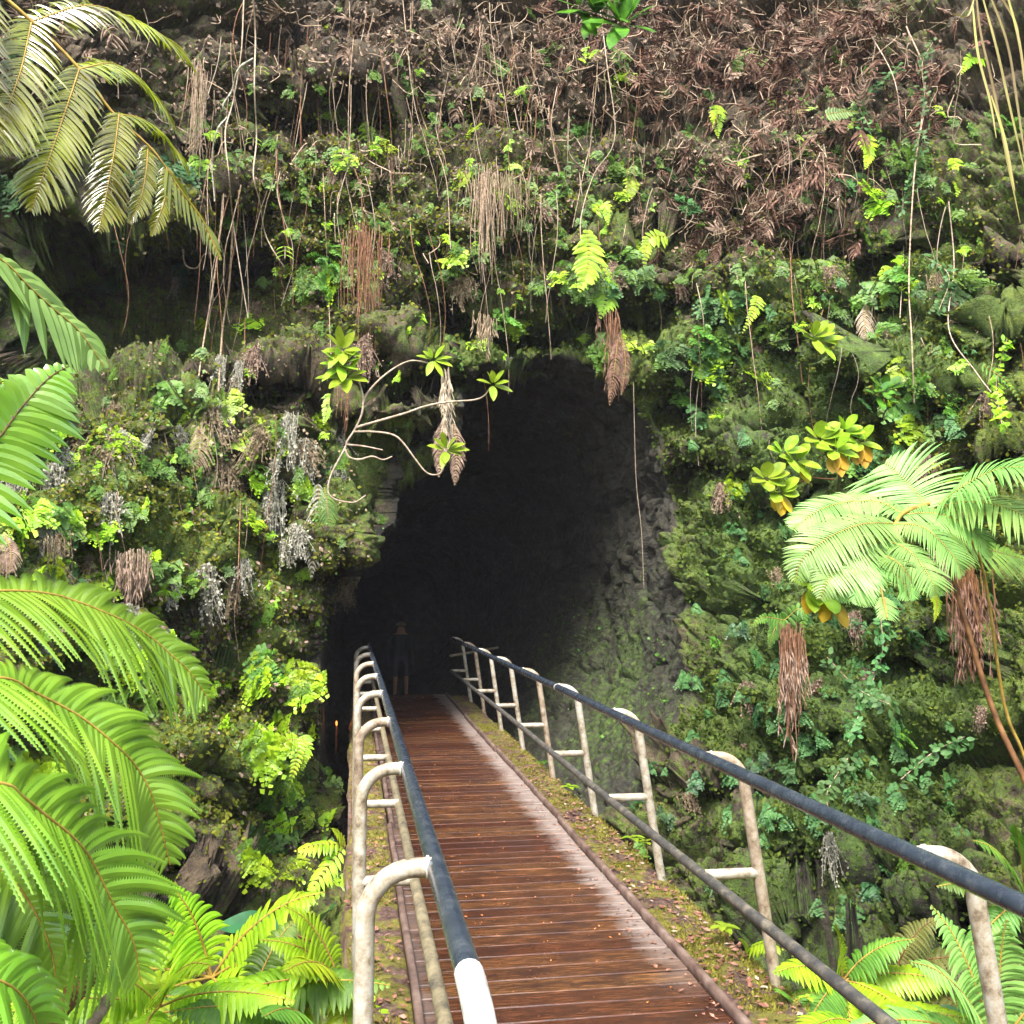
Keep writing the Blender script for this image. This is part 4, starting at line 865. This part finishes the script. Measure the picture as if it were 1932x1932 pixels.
for pts, L_, m_, lab in [
 ([(1680,505),(1672,540),(1665,588)], 30, B_, 'bright narrow fern frond above the big mossy boulder'), ([(1722,470),(1728,510),(1722,555)], 26, M['midfern'], 'green fern frond right of the bright one above the boulder'),
 ([(1355,200),(1352,225),(1355,262)], 22, B_, 'bright pointed fern frond at the upper right of the dead thatch'), ([(1635,255),(1640,285),(1632,320)], 26, B_, 'bright drooping fern frond beside the trailing creeper'),
 ([(1855,105),(1830,110),(1812,142)], 24, B_, 'bright fern frond near the reeds at the top right'), ([(1560,215),(1600,210),(1625,212)], 26, M['midfern'], 'wide fern frond on the upper right cliff'),
 ([(1505,210),(1525,205),(1545,202)], 10, B_, 'small bright fern frond on the upper right cliff'), ([(1125,400),(1140,385),(1148,425)], 22, B_, 'small bright fern frond just above the hanging pair'),
 ([(1190,335),(1192,352),(1190,378)], 20, B_, 'small bright fern frond left of the dead thatch'), ([(1210,605),(1212,620),(1207,645)], 14, B_, 'tiny bright fern frond right of the cave top'),
 ([(1255,445),(1225,450),(1215,505)], 26, B_, 'lime fern frond at the lower edge of the dead thatch'), ([(1430,560),(1425,580),(1400,630)], 18, B_, 'bright fern frond at the right above the cave'),
 ([(625,745),(618,770),(610,803)], 17, B_, 'small lime fern frond under the leaf rosette at the left of the cave'), ([(1765,1125),(1768,1145),(1762,1175)], 14, B_, 'small fern frond under the pale tree fern'),
 ([(1855,690),(1900,720),(1932,770)], 16, M['midfern'], 'green fern frond at the right edge beside the mossy boulders'), ([(1800,300),(1808,340),(1805,372)], 26, B_, 'yellow fern frond hanging on the upper right'),
 ([(560,1395),(535,1400),(520,1440)], 22, B_, 'left frond of the fern beside the left rail'), ([(560,1395),(560,1430),(540,1500)], 16, B_, 'lower frond of the fern beside the left rail'), ([(570,1390),(575,1410),(570,1455)], 22, B_, 'right frond of the fern beside the left rail'),
 ([(960,315),(975,312),(990,322)], 10, B_, 'small bright frond above the brown root bundle'), ([(1480,1170),(1440,1165),(1415,1185)], 20, M['midfern'], 'left frond of the small fern over the root skirt'), ([(1480,1170),(1510,1150),(1518,1210)], 22, M['midfern'], 'right frond of the small fern over the root skirt'), ([(1475,1170),(1460,1190),(1450,1225)], 22, M['midfern'], 'lower frond of the small fern over the root skirt'),
 ([(1730,885),(1755,880),(1790,868)], 12, B_, 'small bright fern frond behind the pale tree fern'), ([(1430,95),(1400,105),(1385,140)], 22, B_, 'green fern frond on top of the dead thatch'), ([(1385,140),(1400,100),(1430,98)], 16, M['midfern'], 'second green fern frond on top of the dead thatch')]:
    one_frond(pts, L_, m_, lab)
for pts, L_, m_, lab in [([(600,915),(602,960),(592,1010),(588,1090)], 26, M['grey'], 'grey-green long withered fern frond hanging left of the cave'), ([(612,920),(618,960),(622,1010)], 22, M['midfern'], 'green frond beside the long withered frond left of the cave'),
 ([(375,805),(378,840),(368,900)], 26, M['drytan'], 'withered grey-brown fern frond on the left wall'), ([(1635,575),(1632,600),(1630,640)], 24, M['deadpale'], 'curled striped dead fern frond on the mossy boulder'),
 ([(1165,640),(1160,690),(1150,765)], 17, M['deadred'], 'reddish dead fern frond hanging into the top right of the cave'), ([(1175,640),(1180,690),(1172,745)], 14, M['deadred'], 'second reddish dead fern frond at the top right of the cave'),
 ([(855,800),(862,840),(858,915)], 18, M['dead'], 'brown dead frond dangling in the left of the cave mouth'), ([(838,790),(832,830),(828,900)], 18, M['dead'], 'thin dead frond behind the lower leaf rosette in the cave mouth'),
 ([(10,1010),(20,1040),(18,1080)], 22, M['dead'], 'withered brown frond at the left edge')]:
    one_frond(pts, L_, m_, lab, 22, .3, 7, 1.0, 'fern', gap=.62, cat='dead fern')

# creeper with small round leaves on the right
def creeper(path, label, mat, n=60, L=.05):
    h, _ = hit(*path[0]); pp = smooth_path([onface(a, b, .3) for a, b in path], 60); root = empty('creeper', pp[0], label, 'creeper')
    obj('stem', tube(pp, .004, 5, False), M['root'], root); out = []
    for q in range(n):
        p = pp[RNG.integers(60)]+RNG.normal(0, .03, 3); d = nrm(RNG.normal(0, 1, 3)*np.array([1, .4, .8])); out.append(leaf_parts(p, d, (RNG.normal(0, .3), -.8, .6), L*RNG.uniform(.7, 1.3), L*.6, .1, .1, 3, 0))
    obj('leaves', out, mat, root)
for path, lab, n in [([(1760,80),(1740,120),(1745,200),(1730,280)], 'creeper with small round leaves at the upper right beside the vines', 110), ([(1700,120),(1660,160),(1620,190),(1640,240)], 'creeper with small round leaves spreading left at the upper right', 120),
   ([(1740,270),(1725,330),(1700,400)], 'creeper trailing straight down at the upper right', 90), ([(1740,480),(1790,520),(1770,590)], 'creeper with small leaves above the mossy boulders', 70),
   ([(1660,1150),(1665,1230),(1640,1300),(1600,1400)], 'creeper with small leaves under the pale tree fern', 110), ([(1560,1240),(1620,1300),(1680,1330)], 'creeper with small leaves right of the root skirt', 90), ([(1600,1430),(1560,1500),(1580,1560)], 'creeper with small leaves above the right top rail', 80),
   ([(1820,1390),(1760,1420),(1700,1470)], 'creeper with small leaves on the dark rock at the lower right', 80), ([(140,1000),(135,1080),(130,1150)], 'creeper with small leaves on the left wall', 40), ([(1075,220),(1075,290),(1120,330)], 'sprig of tiny leaves on the vine above the cave', 30),
   ([(1900,640),(1880,720),(1890,800)], 'yellowish creeper on the rock at the right edge', 110)]:
    creeper(path, lab, M['coolfern'] if 'yellow' not in lab else M['brightfern'], n, .065)
def sprig(px, py, n, Lpx, label, off=.4):
    h = onface(px, py, off); L = Lpx*h[1]/FOC; root = empty('sprig', h, label, 'sprig'); out = []
    for q in range(n):
        z = -(q//2)*L*.45; s_ = -1 if q % 2 else 1
        out.append(leaf_parts(h+np.array([0, 0, z]), (s_, -.3, -.25), (0, -.5, .9), L, L*.3, .35, .2, 5))
    obj('leaves', out, M['lime'], root); obj('stem', tube([h, h-np.array([0, 0, L*.45*n/2])], .005, 5), M['vine'], root)
sprig(478,215,4,16,'lime leaf pairs on the looping vine, uppermost'); sprig(478,260,4,18,'lime leaf pairs on the looping vine, middle'); sprig(538,465,6,18,'small lime sprig at the hooked end of the looping vine')
sprig(492,125,4,18,'green leaf sprig at the top of the crooked grey branch'); sprig(1420,90,4,14,'tiny leaf pair on the dead thatch')

# reeds at the top right
b = P(1880, -60, 6.5); root = empty('reed_clump', b, 'arching straw and yellow-green reed leaves at the top right corner', 'reed')
for q, pts in enumerate([[(1840,-30),(1850,60),(1875,170),(1900,300),(1925,420)], [(1850,-20),(1880,90),(1905,200),(1935,330)], [(1860,-30),(1900,80),(1920,200),(1940,340)], [(1880,-20),(1915,40),(1925,100)], [(1835,10),(1845,100),(1868,190),(1880,260)], [(1895,-30),(1925,90),(1945,260)], [(1800,25),(1825,30),(1840,-10)], [(1870,180),(1895,260),(1915,360)]]):
    pp = smooth_path(P3([(a, c, 6.5-q*.05) for a, c in pts]), 24); wv = np.array([1, -.2, .2])*(.0095*np.sin(np.pi*np.linspace(.12, .97, 24))**.6)[:, None]
    Vg = np.stack([pp-wv, pp+np.array([0, .008, 0]), pp+wv], 1).reshape(-1, 3); i = np.arange(23)[:, None]*3+np.arange(2)[None]
    obj('reed_leaf', [(Vg, np.stack([i, i+1, i+4, i+3], -1).reshape(-1, 4))], M['reed'], root)

# ------------------------------------------------------------------ dead thatch at the top, moss cover (stuff)
def instances(protoVF, pos, scl, rotn, rg):
    Vp, Fp = protoVF; n = len(pos); nv = len(Vp)
    Vg = np.einsum('nij,vj->nvi', rotn*scl[:, None, None], Vp)+pos[:, None]
    return (Vg.reshape(-1, 3), (Fp[None]+(np.arange(n)*nv)[:, None, None]).reshape(-1, Fp.shape[1]))
def randrot(n, tilt=1.0):
    a = RNG.uniform(0, 2*math.pi, n); b = RNG.normal(0, tilt, n); c = RNG.normal(0, tilt*.6, n); R_ = np.zeros((n, 3, 3))
    ca, sa, cb, sb, cc, sc_ = np.cos(a), np.sin(a), np.cos(b), np.sin(b), np.cos(c), np.sin(c)
    Rz = np.zeros((n, 3, 3)); Rz[:, 0, 0] = ca; Rz[:, 0, 1] = -sa; Rz[:, 1, 0] = sa; Rz[:, 1, 1] = ca; Rz[:, 2, 2] = 1
    Ry = np.zeros((n, 3, 3)); Ry[:, 0, 0] = cb; Ry[:, 0, 2] = sb; Ry[:, 2, 0] = -sb; Ry[:, 2, 2] = cb; Ry[:, 1, 1] = 1
    Rx = np.zeros((n, 3, 3)); Rx[:, 1, 1] = cc; Rx[:, 1, 2] = -sc_; Rx[:, 2, 1] = sc_; Rx[:, 2, 2] = cc; Rx[:, 0, 0] = 1
    return np.einsum('nij,njk,nkl->nil', Ry, Rx, Rz)
def catV(parts):
    quads = [(v, f) for v, f in parts if f.shape[1] == 4]; Vs = []; Fs = []; o_ = 0
    for v, f in quads: Vs.append(v); Fs.append(f+o_); o_ += len(v)
    return np.concatenate(Vs), np.concatenate(Fs)
deadp = []
for q in range(7):
    L = .36; pts = [(0, 0, 0), (.05, -.05, -.1), (.02+.03*(q % 3), -.06, -.22), (RNG.uniform(-.1, .1), -.02, -.36)]
    b, s_ = frond_parts(pts, (0, -1, .2), Lmax=.12, n=9, lobes=0, droop=1.0, a0=.1, prof='fern', fold=.9, gap=.75, rr=.004, rs=3, jit=.3, curl=RNG.uniform(-.5, .5), seed=q)
    for v_, f_ in b: pass
    deadp.append(catV(b+s_))
twigp = []
for q in range(5):
    st_ = smooth_path(RNG.normal(0, .05, (5, 3))+np.linspace(0, 1, 5)[:, None]*np.array([.0, 0, -.55]), 12); twigp.append(catV(tube(st_, .0055, 3, False)))
def dens(px, py, ells):
    r = 0
    for cx, cy, rx, ry, wt in ells: r = r+wt*np.exp(-(((px-cx)/rx)**2+((py-cy)/ry)**2)**2)
    return r
BARE = [(1685,660,90,55,1),(1880,590,80,60,1),(1830,720,110,50,1),(420,1450,80,65,1),(385,1575,60,45,1),(770,640,70,55,1),(1405,790,60,50,1),(770,770,110,30,1),(1370,1180,60,90,.8),(1560,1290,70,60,.7),(230,530,240,60,1),(1340,1500,70,50,.7)]
def sample_face(n, ells, off0, off1, cover=.0, inside=False):
    out = []; pxs = RNG.uniform(2, 1930, n*6); pys = RNG.uniform(2, 1930, n*6); w_ = dens(pxs, pys, ells)
    w_ = w_*(.35+.65*sstep(-.3, .35, fbm(np.stack([pxs/70, pys/55, pxs*0], -1), 3, 15)))
    w_ = w_*(1-.85*np.clip(dens(pxs, pys, BARE), 0, 1))
    if not inside: w_ = np.where(np.hypot(pxs-CX, pys-CY) < np.interp(np.arctan2(pys-CY, pxs-CX), th[k0], rr[k0], period=2*math.pi)+6, 0, w_)
    keep = RNG.random(n*6) < w_; pxs, pys = pxs[keep][:n], pys[keep][:n]
    g = GRID[(pys//CELL).astype(int)*GW+(pxs//CELL).astype(int)]; k = g >= 0
    Yv = fV[g[k], 1]-RNG.uniform(off0, off1, k.sum())
    return P(pxs[k], pys[k], Yv), fN[g[k]]
def thatch(name, n, ells, mat, label, protos_, s0, s1, off=(-.05, .35), tilt=.9):
    parts = []
    pos, _ = sample_face(n, ells, *off); a = RNG.integers(0, len(protos_), len(pos))
    for q, pr in enumerate(protos_):
        m_ = a == q
        if m_.sum(): parts.append(instances(pr, pos[m_], RNG.uniform(s0, s1, m_.sum()), randrot(m_.sum(), tilt), RNG))
    o = obj(name, parts, mat, None, False); tag(o, label, 'dead foliage', kind='stuff')
top = [(720,20,300,80,.5),(1000,110,240,140,.5),(1250,60,300,160,1.0),(1550,60,280,170,1.0),(1430,330,190,150,1.0),(1300,400,130,60,.6),(930,300,100,80,.3),(620,360,130,60,.2)]
thatch('dead_fern_thatch', 2000, [(1300,80,260,150,1.0),(1560,90,260,170,1.0),(1440,340,170,140,1.0),(1340,430,110,50,.6)], M['deadred'], 'reddish brown thatch of dead ferns over the upper right of the cliff', deadp, .5, 1.1)
thatch('dead_fern_thatch', 1300, [(700,20,300,60,.5),(1000,90,220,110,.4),(1300,80,260,150,.5),(1560,60,260,150,.5),(1400,380,180,110,.8),(950,250,120,80,.3),(60,120,140,140,.5)], M['dead'], 'grey-brown thatch of dead ferns along the top of the cliff', deadp, .5, 1.0)
thatch('dry_twigs', 1700, top+[(450,150,150,150,.3),(800,300,300,150,.25)], M['root'], 'tangle of dry brown twigs over the top of the cliff', twigp, .5, 1.2, (0, .5), 1.1)
thatch('dry_twigs', 1300, [(900,90,300,150,.45),(1400,350,180,140,.6),(1500,60,300,100,.5)], M['drytan'], 'tangle of pale dry twigs over the top of the cliff', twigp, .4, 1.0, (.1, .55), 1.2)
# moss and tiny leaves: one object per kind
def cover(name, n, ells, mat, label, sz0, sz1, hang=.4, inside=False):
    pos, nn = sample_face(n, ells, -.03, .04, inside=inside); m_ = len(pos); s_ = RNG.uniform(sz0, sz1, m_)*np.clip(pos[:, 1]/10, .5, 1.2)
    ax = nrm(RNG.normal(0, 1, (m_, 3))+nn*.6+np.array([0, 0, -hang])); bx = nrm(np.cross(ax, RNG.normal(0, 1, (m_, 3))))
    Vg = np.stack([pos, pos+(ax*.6+bx*.45)*s_[:, None], pos+ax*s_[:, None]*1.2, pos+(ax*.6-bx*.45)*s_[:, None]], 1).reshape(-1, 3)
    o = obj(name, [(Vg, np.arange(len(Vg)).reshape(-1, 4))], mat, None, False); tag(o, label, 'moss', kind='stuff')
cover('moss_cover', 60000, [(1550,1150,420,600,.8),(1700,650,260,180,.8),(1250,700,200,120,.5),(1000,660,160,50,.5)], M['mossdark'], 'dark green moss and tiny leaves over the right wall', .02, .055)
cover('cave_moss', 5000, [(1095,1190,38,48,1.0),(1075,1245,24,40,.8),(1245,1230,26,90,.5),(1180,1350,120,60,.15)], M['midfern'], 'bright moss patches on the right inner wall of the cave', .02, .05, inside=True)
cover('small_leaf_cover', 22000, [(320,1090,320,420,.5),(800,430,380,230,.6),(560,1500,80,200,.6),(1600,500,300,350,.5),(1450,1200,250,300,.15)], M['midfern'], 'tiny bright leaves sprouting all over the cliff', .018, .042, .8)
cover('moss_cover', 50000, [(300,1200,330,480,.8),(700,420,400,250,.7),(1800,850,200,300,.6),(1600,500,300,200,.5),(420,1450,120,120,1)], M['mossbit'], 'olive moss and tiny leaves over the left wall and upper cliff', .02, .055)
cover('dry_leaf_cover', 15000, [(350,950,350,350,.7),(700,350,420,260,.7),(1750,500,220,300,.35)], M['drytan'], 'specks of dry tan leaves and rootlets on the cliff', .015, .04, 1.2)
cover('dry_leaf_cover', 24000, [(900,150,700,200,.8),(1450,330,200,180,.9),(350,1350,300,300,.4)], M['dead'], 'brown leaf debris caught on the upper cliff', .02, .06, 1.0)

def fern_cover(n, ells, key, label, s0, s1):
    pos, _ = sample_face(n, ells, .02, .10); parts = []; a = RNG.integers(0, 5, len(pos))
    for q in range(5):
        m_ = a == q; k_ = m_.sum()
        if not k_: continue
        Rm = np.zeros((k_, 3, 3)); g_ = RNG.uniform(-.7, .7, k_); Rm[:, 0, 0] = np.cos(g_); Rm[:, 0, 1] = -np.sin(g_); Rm[:, 1, 0] = np.sin(g_); Rm[:, 1, 1] = np.cos(g_); Rm[:, 2, 2] = 1
        parts.append(instances(catV(maidenhair(q*13+len(key), 3+q % 3, .5, 1.1)), pos[m_], RNG.uniform(s0, s1, k_), Rm, RNG))
    o = obj('small_fern_cover', parts, M[key], None, False); tag(o, label, 'ferns', kind='stuff')
fern_cover(330, [(320,1080,320,400,.6),(780,400,420,260,.6),(1600,450,320,300,.4)], 'brightfern', 'tiny bright maidenhair ferns filling the gaps on the cliff', .35, .8)
fern_cover(620, [(320,1080,320,420,.5),(800,330,450,300,.7),(1600,500,330,380,.7),(1350,350,160,150,.3)], 'midfern', 'tiny green maidenhair ferns covering the cliff', .4, .9)
fern_cover(420, [(1520,1200,380,450,.7),(1650,600,280,300,.4)], 'coolfern', 'tiny deep green ferns covering the right wall', .35, .8)

# ------------------------------------------------------------------ litter, moss tufts and seedlings on the boardwalk
def litter(name, n, x0, x1, mat, label, s0, s1, z=.0, ymax=12, bias=1.0):
    yy = .9+(ymax-.9)*RNG.random(n)**1.5; xx = x0+(x1-x0)*RNG.random(n)**bias; a = RNG.uniform(0, 6.28, n); s_ = RNG.uniform(s0, s1, n); parts = []
    pos = np.stack([xx, yy, np.full(n, z)+RNG.uniform(0, .008, n)], -1)
    ax = np.stack([np.cos(a), np.sin(a), RNG.uniform(-.1, .35, n)], -1); bx = np.stack([-np.sin(a), np.cos(a), RNG.uniform(-.3, .3, n)], -1)
    Vg = np.stack([pos, pos+(ax*.35+bx*.32)*s_[:, None], pos+ax*s_[:, None], pos+(ax*.45-bx*.3)*s_[:, None]+np.array([0, 0, .004])], 1).reshape(-1, 3)
    o = obj(name, [(Vg, np.arange(len(Vg)).reshape(-1, 4))], mat, None, False); tag(o, label, 'leaf litter', kind='stuff')
litbrown = dull_mat('litter_brown', (.10, .04, .025), (.24, .11, .07), (.42, .25, .18), 30, .6); litor = dull_mat('litter_orange', (.30, .08, .02), (.45, .16, .04), (.55, .25, .08), 30, .5)
litter('leaf_litter', 1500, 1.57, 1.86, litbrown, 'brown fallen leaves on the soil strip under the right handrail', .015, .05, .005)
litter('leaf_litter', 900, .0, .26, litbrown, 'brown fallen leaves on the soil strip under the left handrail', .015, .045, .005)
litter('leaf_litter', 420, 1.36, 1.52, litbrown, 'brown leaf crumbs along the right kerb', .01, .035, .003)
litter('leaf_litter', 260, .33, 1.45, litor, 'scattered orange leaf bits on the wet deck planks', .006, .022, .003, 10)
litter('leaf_litter', 200, 1.57, 1.86, M['deadpale'], 'pale dry leaves on the right soil strip', .015, .04, .01, 9)
def tufts(x0, x1, n, label):
    yy = .9+12*RNG.random(n)**1.5; xx = RNG.uniform(x0, x1, n); p = np.stack([xx, yy, xx*0], -1); k = fbm(p*4.5, 3, 31) > -.08; p = p[k]; m_ = len(p)
    ax = nrm(RNG.normal(0, .5, (m_, 3))+np.array([0, 0, 1])); bx = nrm(np.cross(ax, RNG.normal(0, 1, (m_, 3)))); s_ = RNG.uniform(.01, .024, m_)[:, None]
    p = p+np.array([0, 0, -.004]); Vg = np.stack([p-bx*s_*.25, p+bx*s_*.25, p+ax*s_], 1).reshape(-1, 3)
    o = obj('moss_tufts', [(Vg, np.arange(len(Vg)).reshape(-1, 3))], M['mossgold'], None, False); tag(o, label, 'moss', kind='stuff')
tufts(1.6, 1.87, 24000, 'golden moss growing along the outer edge of the right soil strip'); tufts(.0, .24, 16000, 'golden moss growing on the soil strip under the left handrail')
def seedling(x, y, h, n, L, label, mat='lime'):
    b = np.array([x, y, 0.0]); root = empty('seedling', b, label, 'seedling'); obj('stem', tube([b, b+np.array([.005, 0, h*.6]), b+np.array([0, 0, h])], .0025, 5), M['stemyellow'], root)
    out = []
    for q in range(n):
        a = q*2.4; out.append(leaf_parts(b+np.array([0, 0, h*(.75+.25*q/n)]), (math.cos(a), math.sin(a), .25), (0, 0, 1), L, L*.48, .3, .15, 6))
    obj('leaves', out, M[mat], root)
seedling(1.80, 4.72, .09, 8, .085, 'bright seedling with pointed leaves on the right soil strip near the second rail post')
seedling(1.84, 6.45, .10, 6, .09, 'seedling with lobed leaves on the right strip by the third rail post'); seedling(1.86, 6.2, .14, 6, .06, 'taller small-leaved seedling leaning by the third rail post')
seedling(1.86, 3.95, .05, 5, .045, 'tiny round-leaved seedling on the golden moss near the bottom edge'); seedling(1.8, 8.2, .1, 7, .09, 'small bright seedling on the right strip beside the fourth rail post', 'brightfern'); seedling(1.82, 9.5, .08, 6, .08, 'far seedling on the right soil strip', 'broad')
fern_plant((1.84, 4.55, .02), [(.3,-.5,.6,1),(-.2,-.3,.8,.7),(.8,-.2,.4,.8)], .2, B_, M['stemyellow'], 'small yellow-green fern rooted on the right strip beside a rail post', n=10, wfrac=.35)
fern_plant((1.84, 4.1, -.02), [(-.3,-.4,.6,1),(.5,-.3,.5,.8)], .18, BM, M['stemyellow'], 'small fern against the foot of the second right post', n=12, wfrac=.35)
fern_plant((.02, 4.3, -.02), [(.5,-.5,.25,1),(-.6,-.3,.5,1),(-.3,-.5,-.1,1)], .2, B_, M['stemyellow'], 'small bright fern at the foot of the near left post', n=12, wfrac=.35)
fern_plant((-.03, 6.9, .0), [(-.8,-.2,.3,1),(-.5,-.4,-.4,1),(-.3,-.2,.8,.8)], .3, B_, M['stemyellow'], 'bright fern growing from the left edge of the boardwalk beside the posts', n=12, wfrac=.3)

# cut log and snapped stub at lower left
def log(p0, p1, r, label, mat):
    pp = smooth_path([p0, (np.asarray(p0)+p1)/2+np.array([.005, 0, .01]), p1], 24); o = obj('cut_log', lumpy(tube(pp, r*(1+.06*np.sin(np.arange(24)*2.3)), 14), .008, 2), mat); tag(o, label, 'log')
log(P(70,1960,2.3), P(168,1845,2.6), .021, 'dark brown broken log end at the lower left corner', M['stem'])
log(P(160,1960,2.5), P(205,1885,2.7), .014, 'thinner tan ringed stalk right of the broken log', M['drytan'])

hz = obj('haze', [box(-29, 29, -28, 32, -4.6, 46)], bpy.data.materials.new('humid_air'), None, False); hz['kind'] = 'stuff'; hz['label'] = 'thin humid haze in the pit and the cave mouth'
hm_ = hz.data.materials[0]; hm_.use_nodes = True; hm_.node_tree.nodes.remove(hm_.node_tree.nodes['Principled BSDF']); pvn = hm_.node_tree.nodes.new('ShaderNodeVolumePrincipled'); pvn.inputs['Density'].default_value = .0007; pvn.inputs['Color'].default_value = (.9, .92, 1, 1)
hm_.node_tree.links.new(pvn.outputs[0], hm_.node_tree.nodes['Material Output'].inputs['Volume'])

# ------------------------------------------------------------------ person far inside and the amber lamp
def person():
    Y, X, Z = 21.5, 1.02, -.62
    b = np.array([X, Y, Z])
    J = {'pel': (0, 0, .93), 'ch': (0, .02, 1.25), 'nk': (0, .0, 1.43), 'hd': (0, -.02, 1.50), 'hd2': (0, -.01, 1.60), 'hipl': (-.10, 0, .90), 'kl': (-.11, -.04, .50), 'al': (-.12, .04, .09), 'tl': (-.13, -.12, .04),
         'hipr': (.10, 0, .90), 'kr': (.12, .02, .50), 'ar': (.13, .10, .09), 'tr': (.15, -.06, .04), 'sl': (-.19, 0, 1.38), 'el': (-.26, .02, 1.10), 'wl': (-.27, -.08, .86), 'sr': (.19, 0, 1.38), 'er': (.26, .03, 1.10), 'wr': (.27, -.06, .86), 'hl': (-.27, -.11, .78), 'hr': (.27, -.09, .78)}
    names = list(J); E_ = [('pel', 'ch'), ('ch', 'nk'), ('nk', 'hd'), ('hd', 'hd2'), ('pel', 'hipl'), ('hipl', 'kl'), ('kl', 'al'), ('al', 'tl'), ('pel', 'hipr'), ('hipr', 'kr'), ('kr', 'ar'), ('ar', 'tr'), ('nk', 'sl'), ('sl', 'el'), ('el', 'wl'), ('wl', 'hl'), ('nk', 'sr'), ('sr', 'er'), ('er', 'wr'), ('wr', 'hr')]
    Rr = {'pel': .14, 'ch': .15, 'nk': .06, 'hd': .085, 'hd2': .095, 'hipl': .095, 'hipr': .095, 'kl': .06, 'kr': .06, 'al': .042, 'ar': .042, 'tl': .035, 'tr': .035, 'sl': .06, 'sr': .06, 'el': .042, 'er': .042, 'wl': .03, 'wr': .03, 'hl': .035, 'hr': .035}
    me = bpy.data.meshes.new('person'); me.from_pydata([tuple(b+np.array(J[n])) for n in names], [(names.index(a), names.index(c)) for a, c in E_], [])
    o = bpy.data.objects.new('person', me); C.objects.link(o)
    sk = o.modifiers.new('s', 'SKIN'); sm = o.modifiers.new('u', 'SUBSURF'); sm.levels = 2; sm.render_levels = 2
    for q, n in enumerate(names): me.skin_vertices[0].data[q].radius = (Rr[n], Rr[n]*.85)
    me.skin_vertices[0].data[0].use_root = True
    m, nt, bs = new_mat('person_skin_clothes'); sx = N(nt, 'ShaderNodeSeparateXYZ'); nt.links.new(coords(nt), sx.inputs[0])
    r = N(nt, 'ShaderNodeValToRGB'); r.color_ramp.interpolation = 'CONSTANT'; el = r.color_ramp.elements
    zz = lambda z: (z+Z)/2+.5
    for _ in range(4): el.new(.5)
    for e, (p, c) in zip(el, [(0, (.02, .02, .02)), (zz(.13), (.42, .2, .12)), (zz(.52), (.05, .05, .07)), (zz(.97), (.03, .04, .04)), (zz(1.42), (.42, .22, .14)), (1, (.42, .22, .14))]): e.position = p; e.color = (*c, 1)
    nt.links.new(math_(nt, 'ADD', math_(nt, 'MULTIPLY', sx.outputs['Z'], .5), .5), r.inputs[0]); nt.links.new(r.outputs[0], bs.inputs['Base Color']); bs.inputs['Roughness'].default_value = .8
    me.materials.append(m); tag(o, 'person in dark top, shorts and cap walking inside the dark cave', 'person')
    a = np.linspace(0, math.pi/2, 7); prof = [(.112*math.cos(t), .09*math.sin(t)) for t in a]; Vh = []; 
    for r_, z_ in prof:
        for k in range(16): Vh.append(b+np.array([r_*math.cos(k*math.pi/8), r_*math.sin(k*math.pi/8)-.01, 1.61+z_]))
    i = np.arange(6)[:, None]*16; j = np.arange(16)[None]; Fh = np.stack([i+j, i+(j+1) % 16, i+16+(j+1) % 16, i+16+j], -1).reshape(-1, 4)
    obj('cap', [(np.array(Vh), Fh), box(b[0]-.08, b[0]+.08, b[1]-.2, b[1]-.09, b[2]+1.615, b[2]+1.625)], M['drytan'], o)
person()
lp = np.array([-.2, 13.4, -.02]); lamp = empty('path_lamp', lp-np.array([0, 0, .35]), 'small amber lamp glowing low on the left inside the cave', 'lamp')
em, nt_, bs_ = new_mat('amber_lamp'); bs_.inputs['Emission Color'].default_value = (1, .3, .05, 1); bs_.inputs['Emission Strength'].default_value = .8; bs_.inputs['Base Color'].default_value = (.3, .08, .02, 1)
obj('lamp_globe', tube([lp-np.array([0, 0, .03]), lp, lp+np.array([0, 0, .03])], [.008, .014, .008], 10), em, lamp); obj('lamp_post', tube([lp-np.array([0, 0, .4]), lp-np.array([0, 0, .03])], .012, 8), M['stem'], lamp)
ld = bpy.data.lights.new('amber_light', 'POINT'); ld.energy = .6; ld.color = (1, .32, .08); ld.shadow_soft_size = .05; lo = bpy.data.objects.new('amber_light', ld); C.objects.link(lo); lo.location = lp+np.array([.05, -.08, .08])
print('objects', len(bpy.data.objects), 'tris approx', sum(len(o.data.polygons) for o in bpy.data.objects if o.type == 'MESH'))
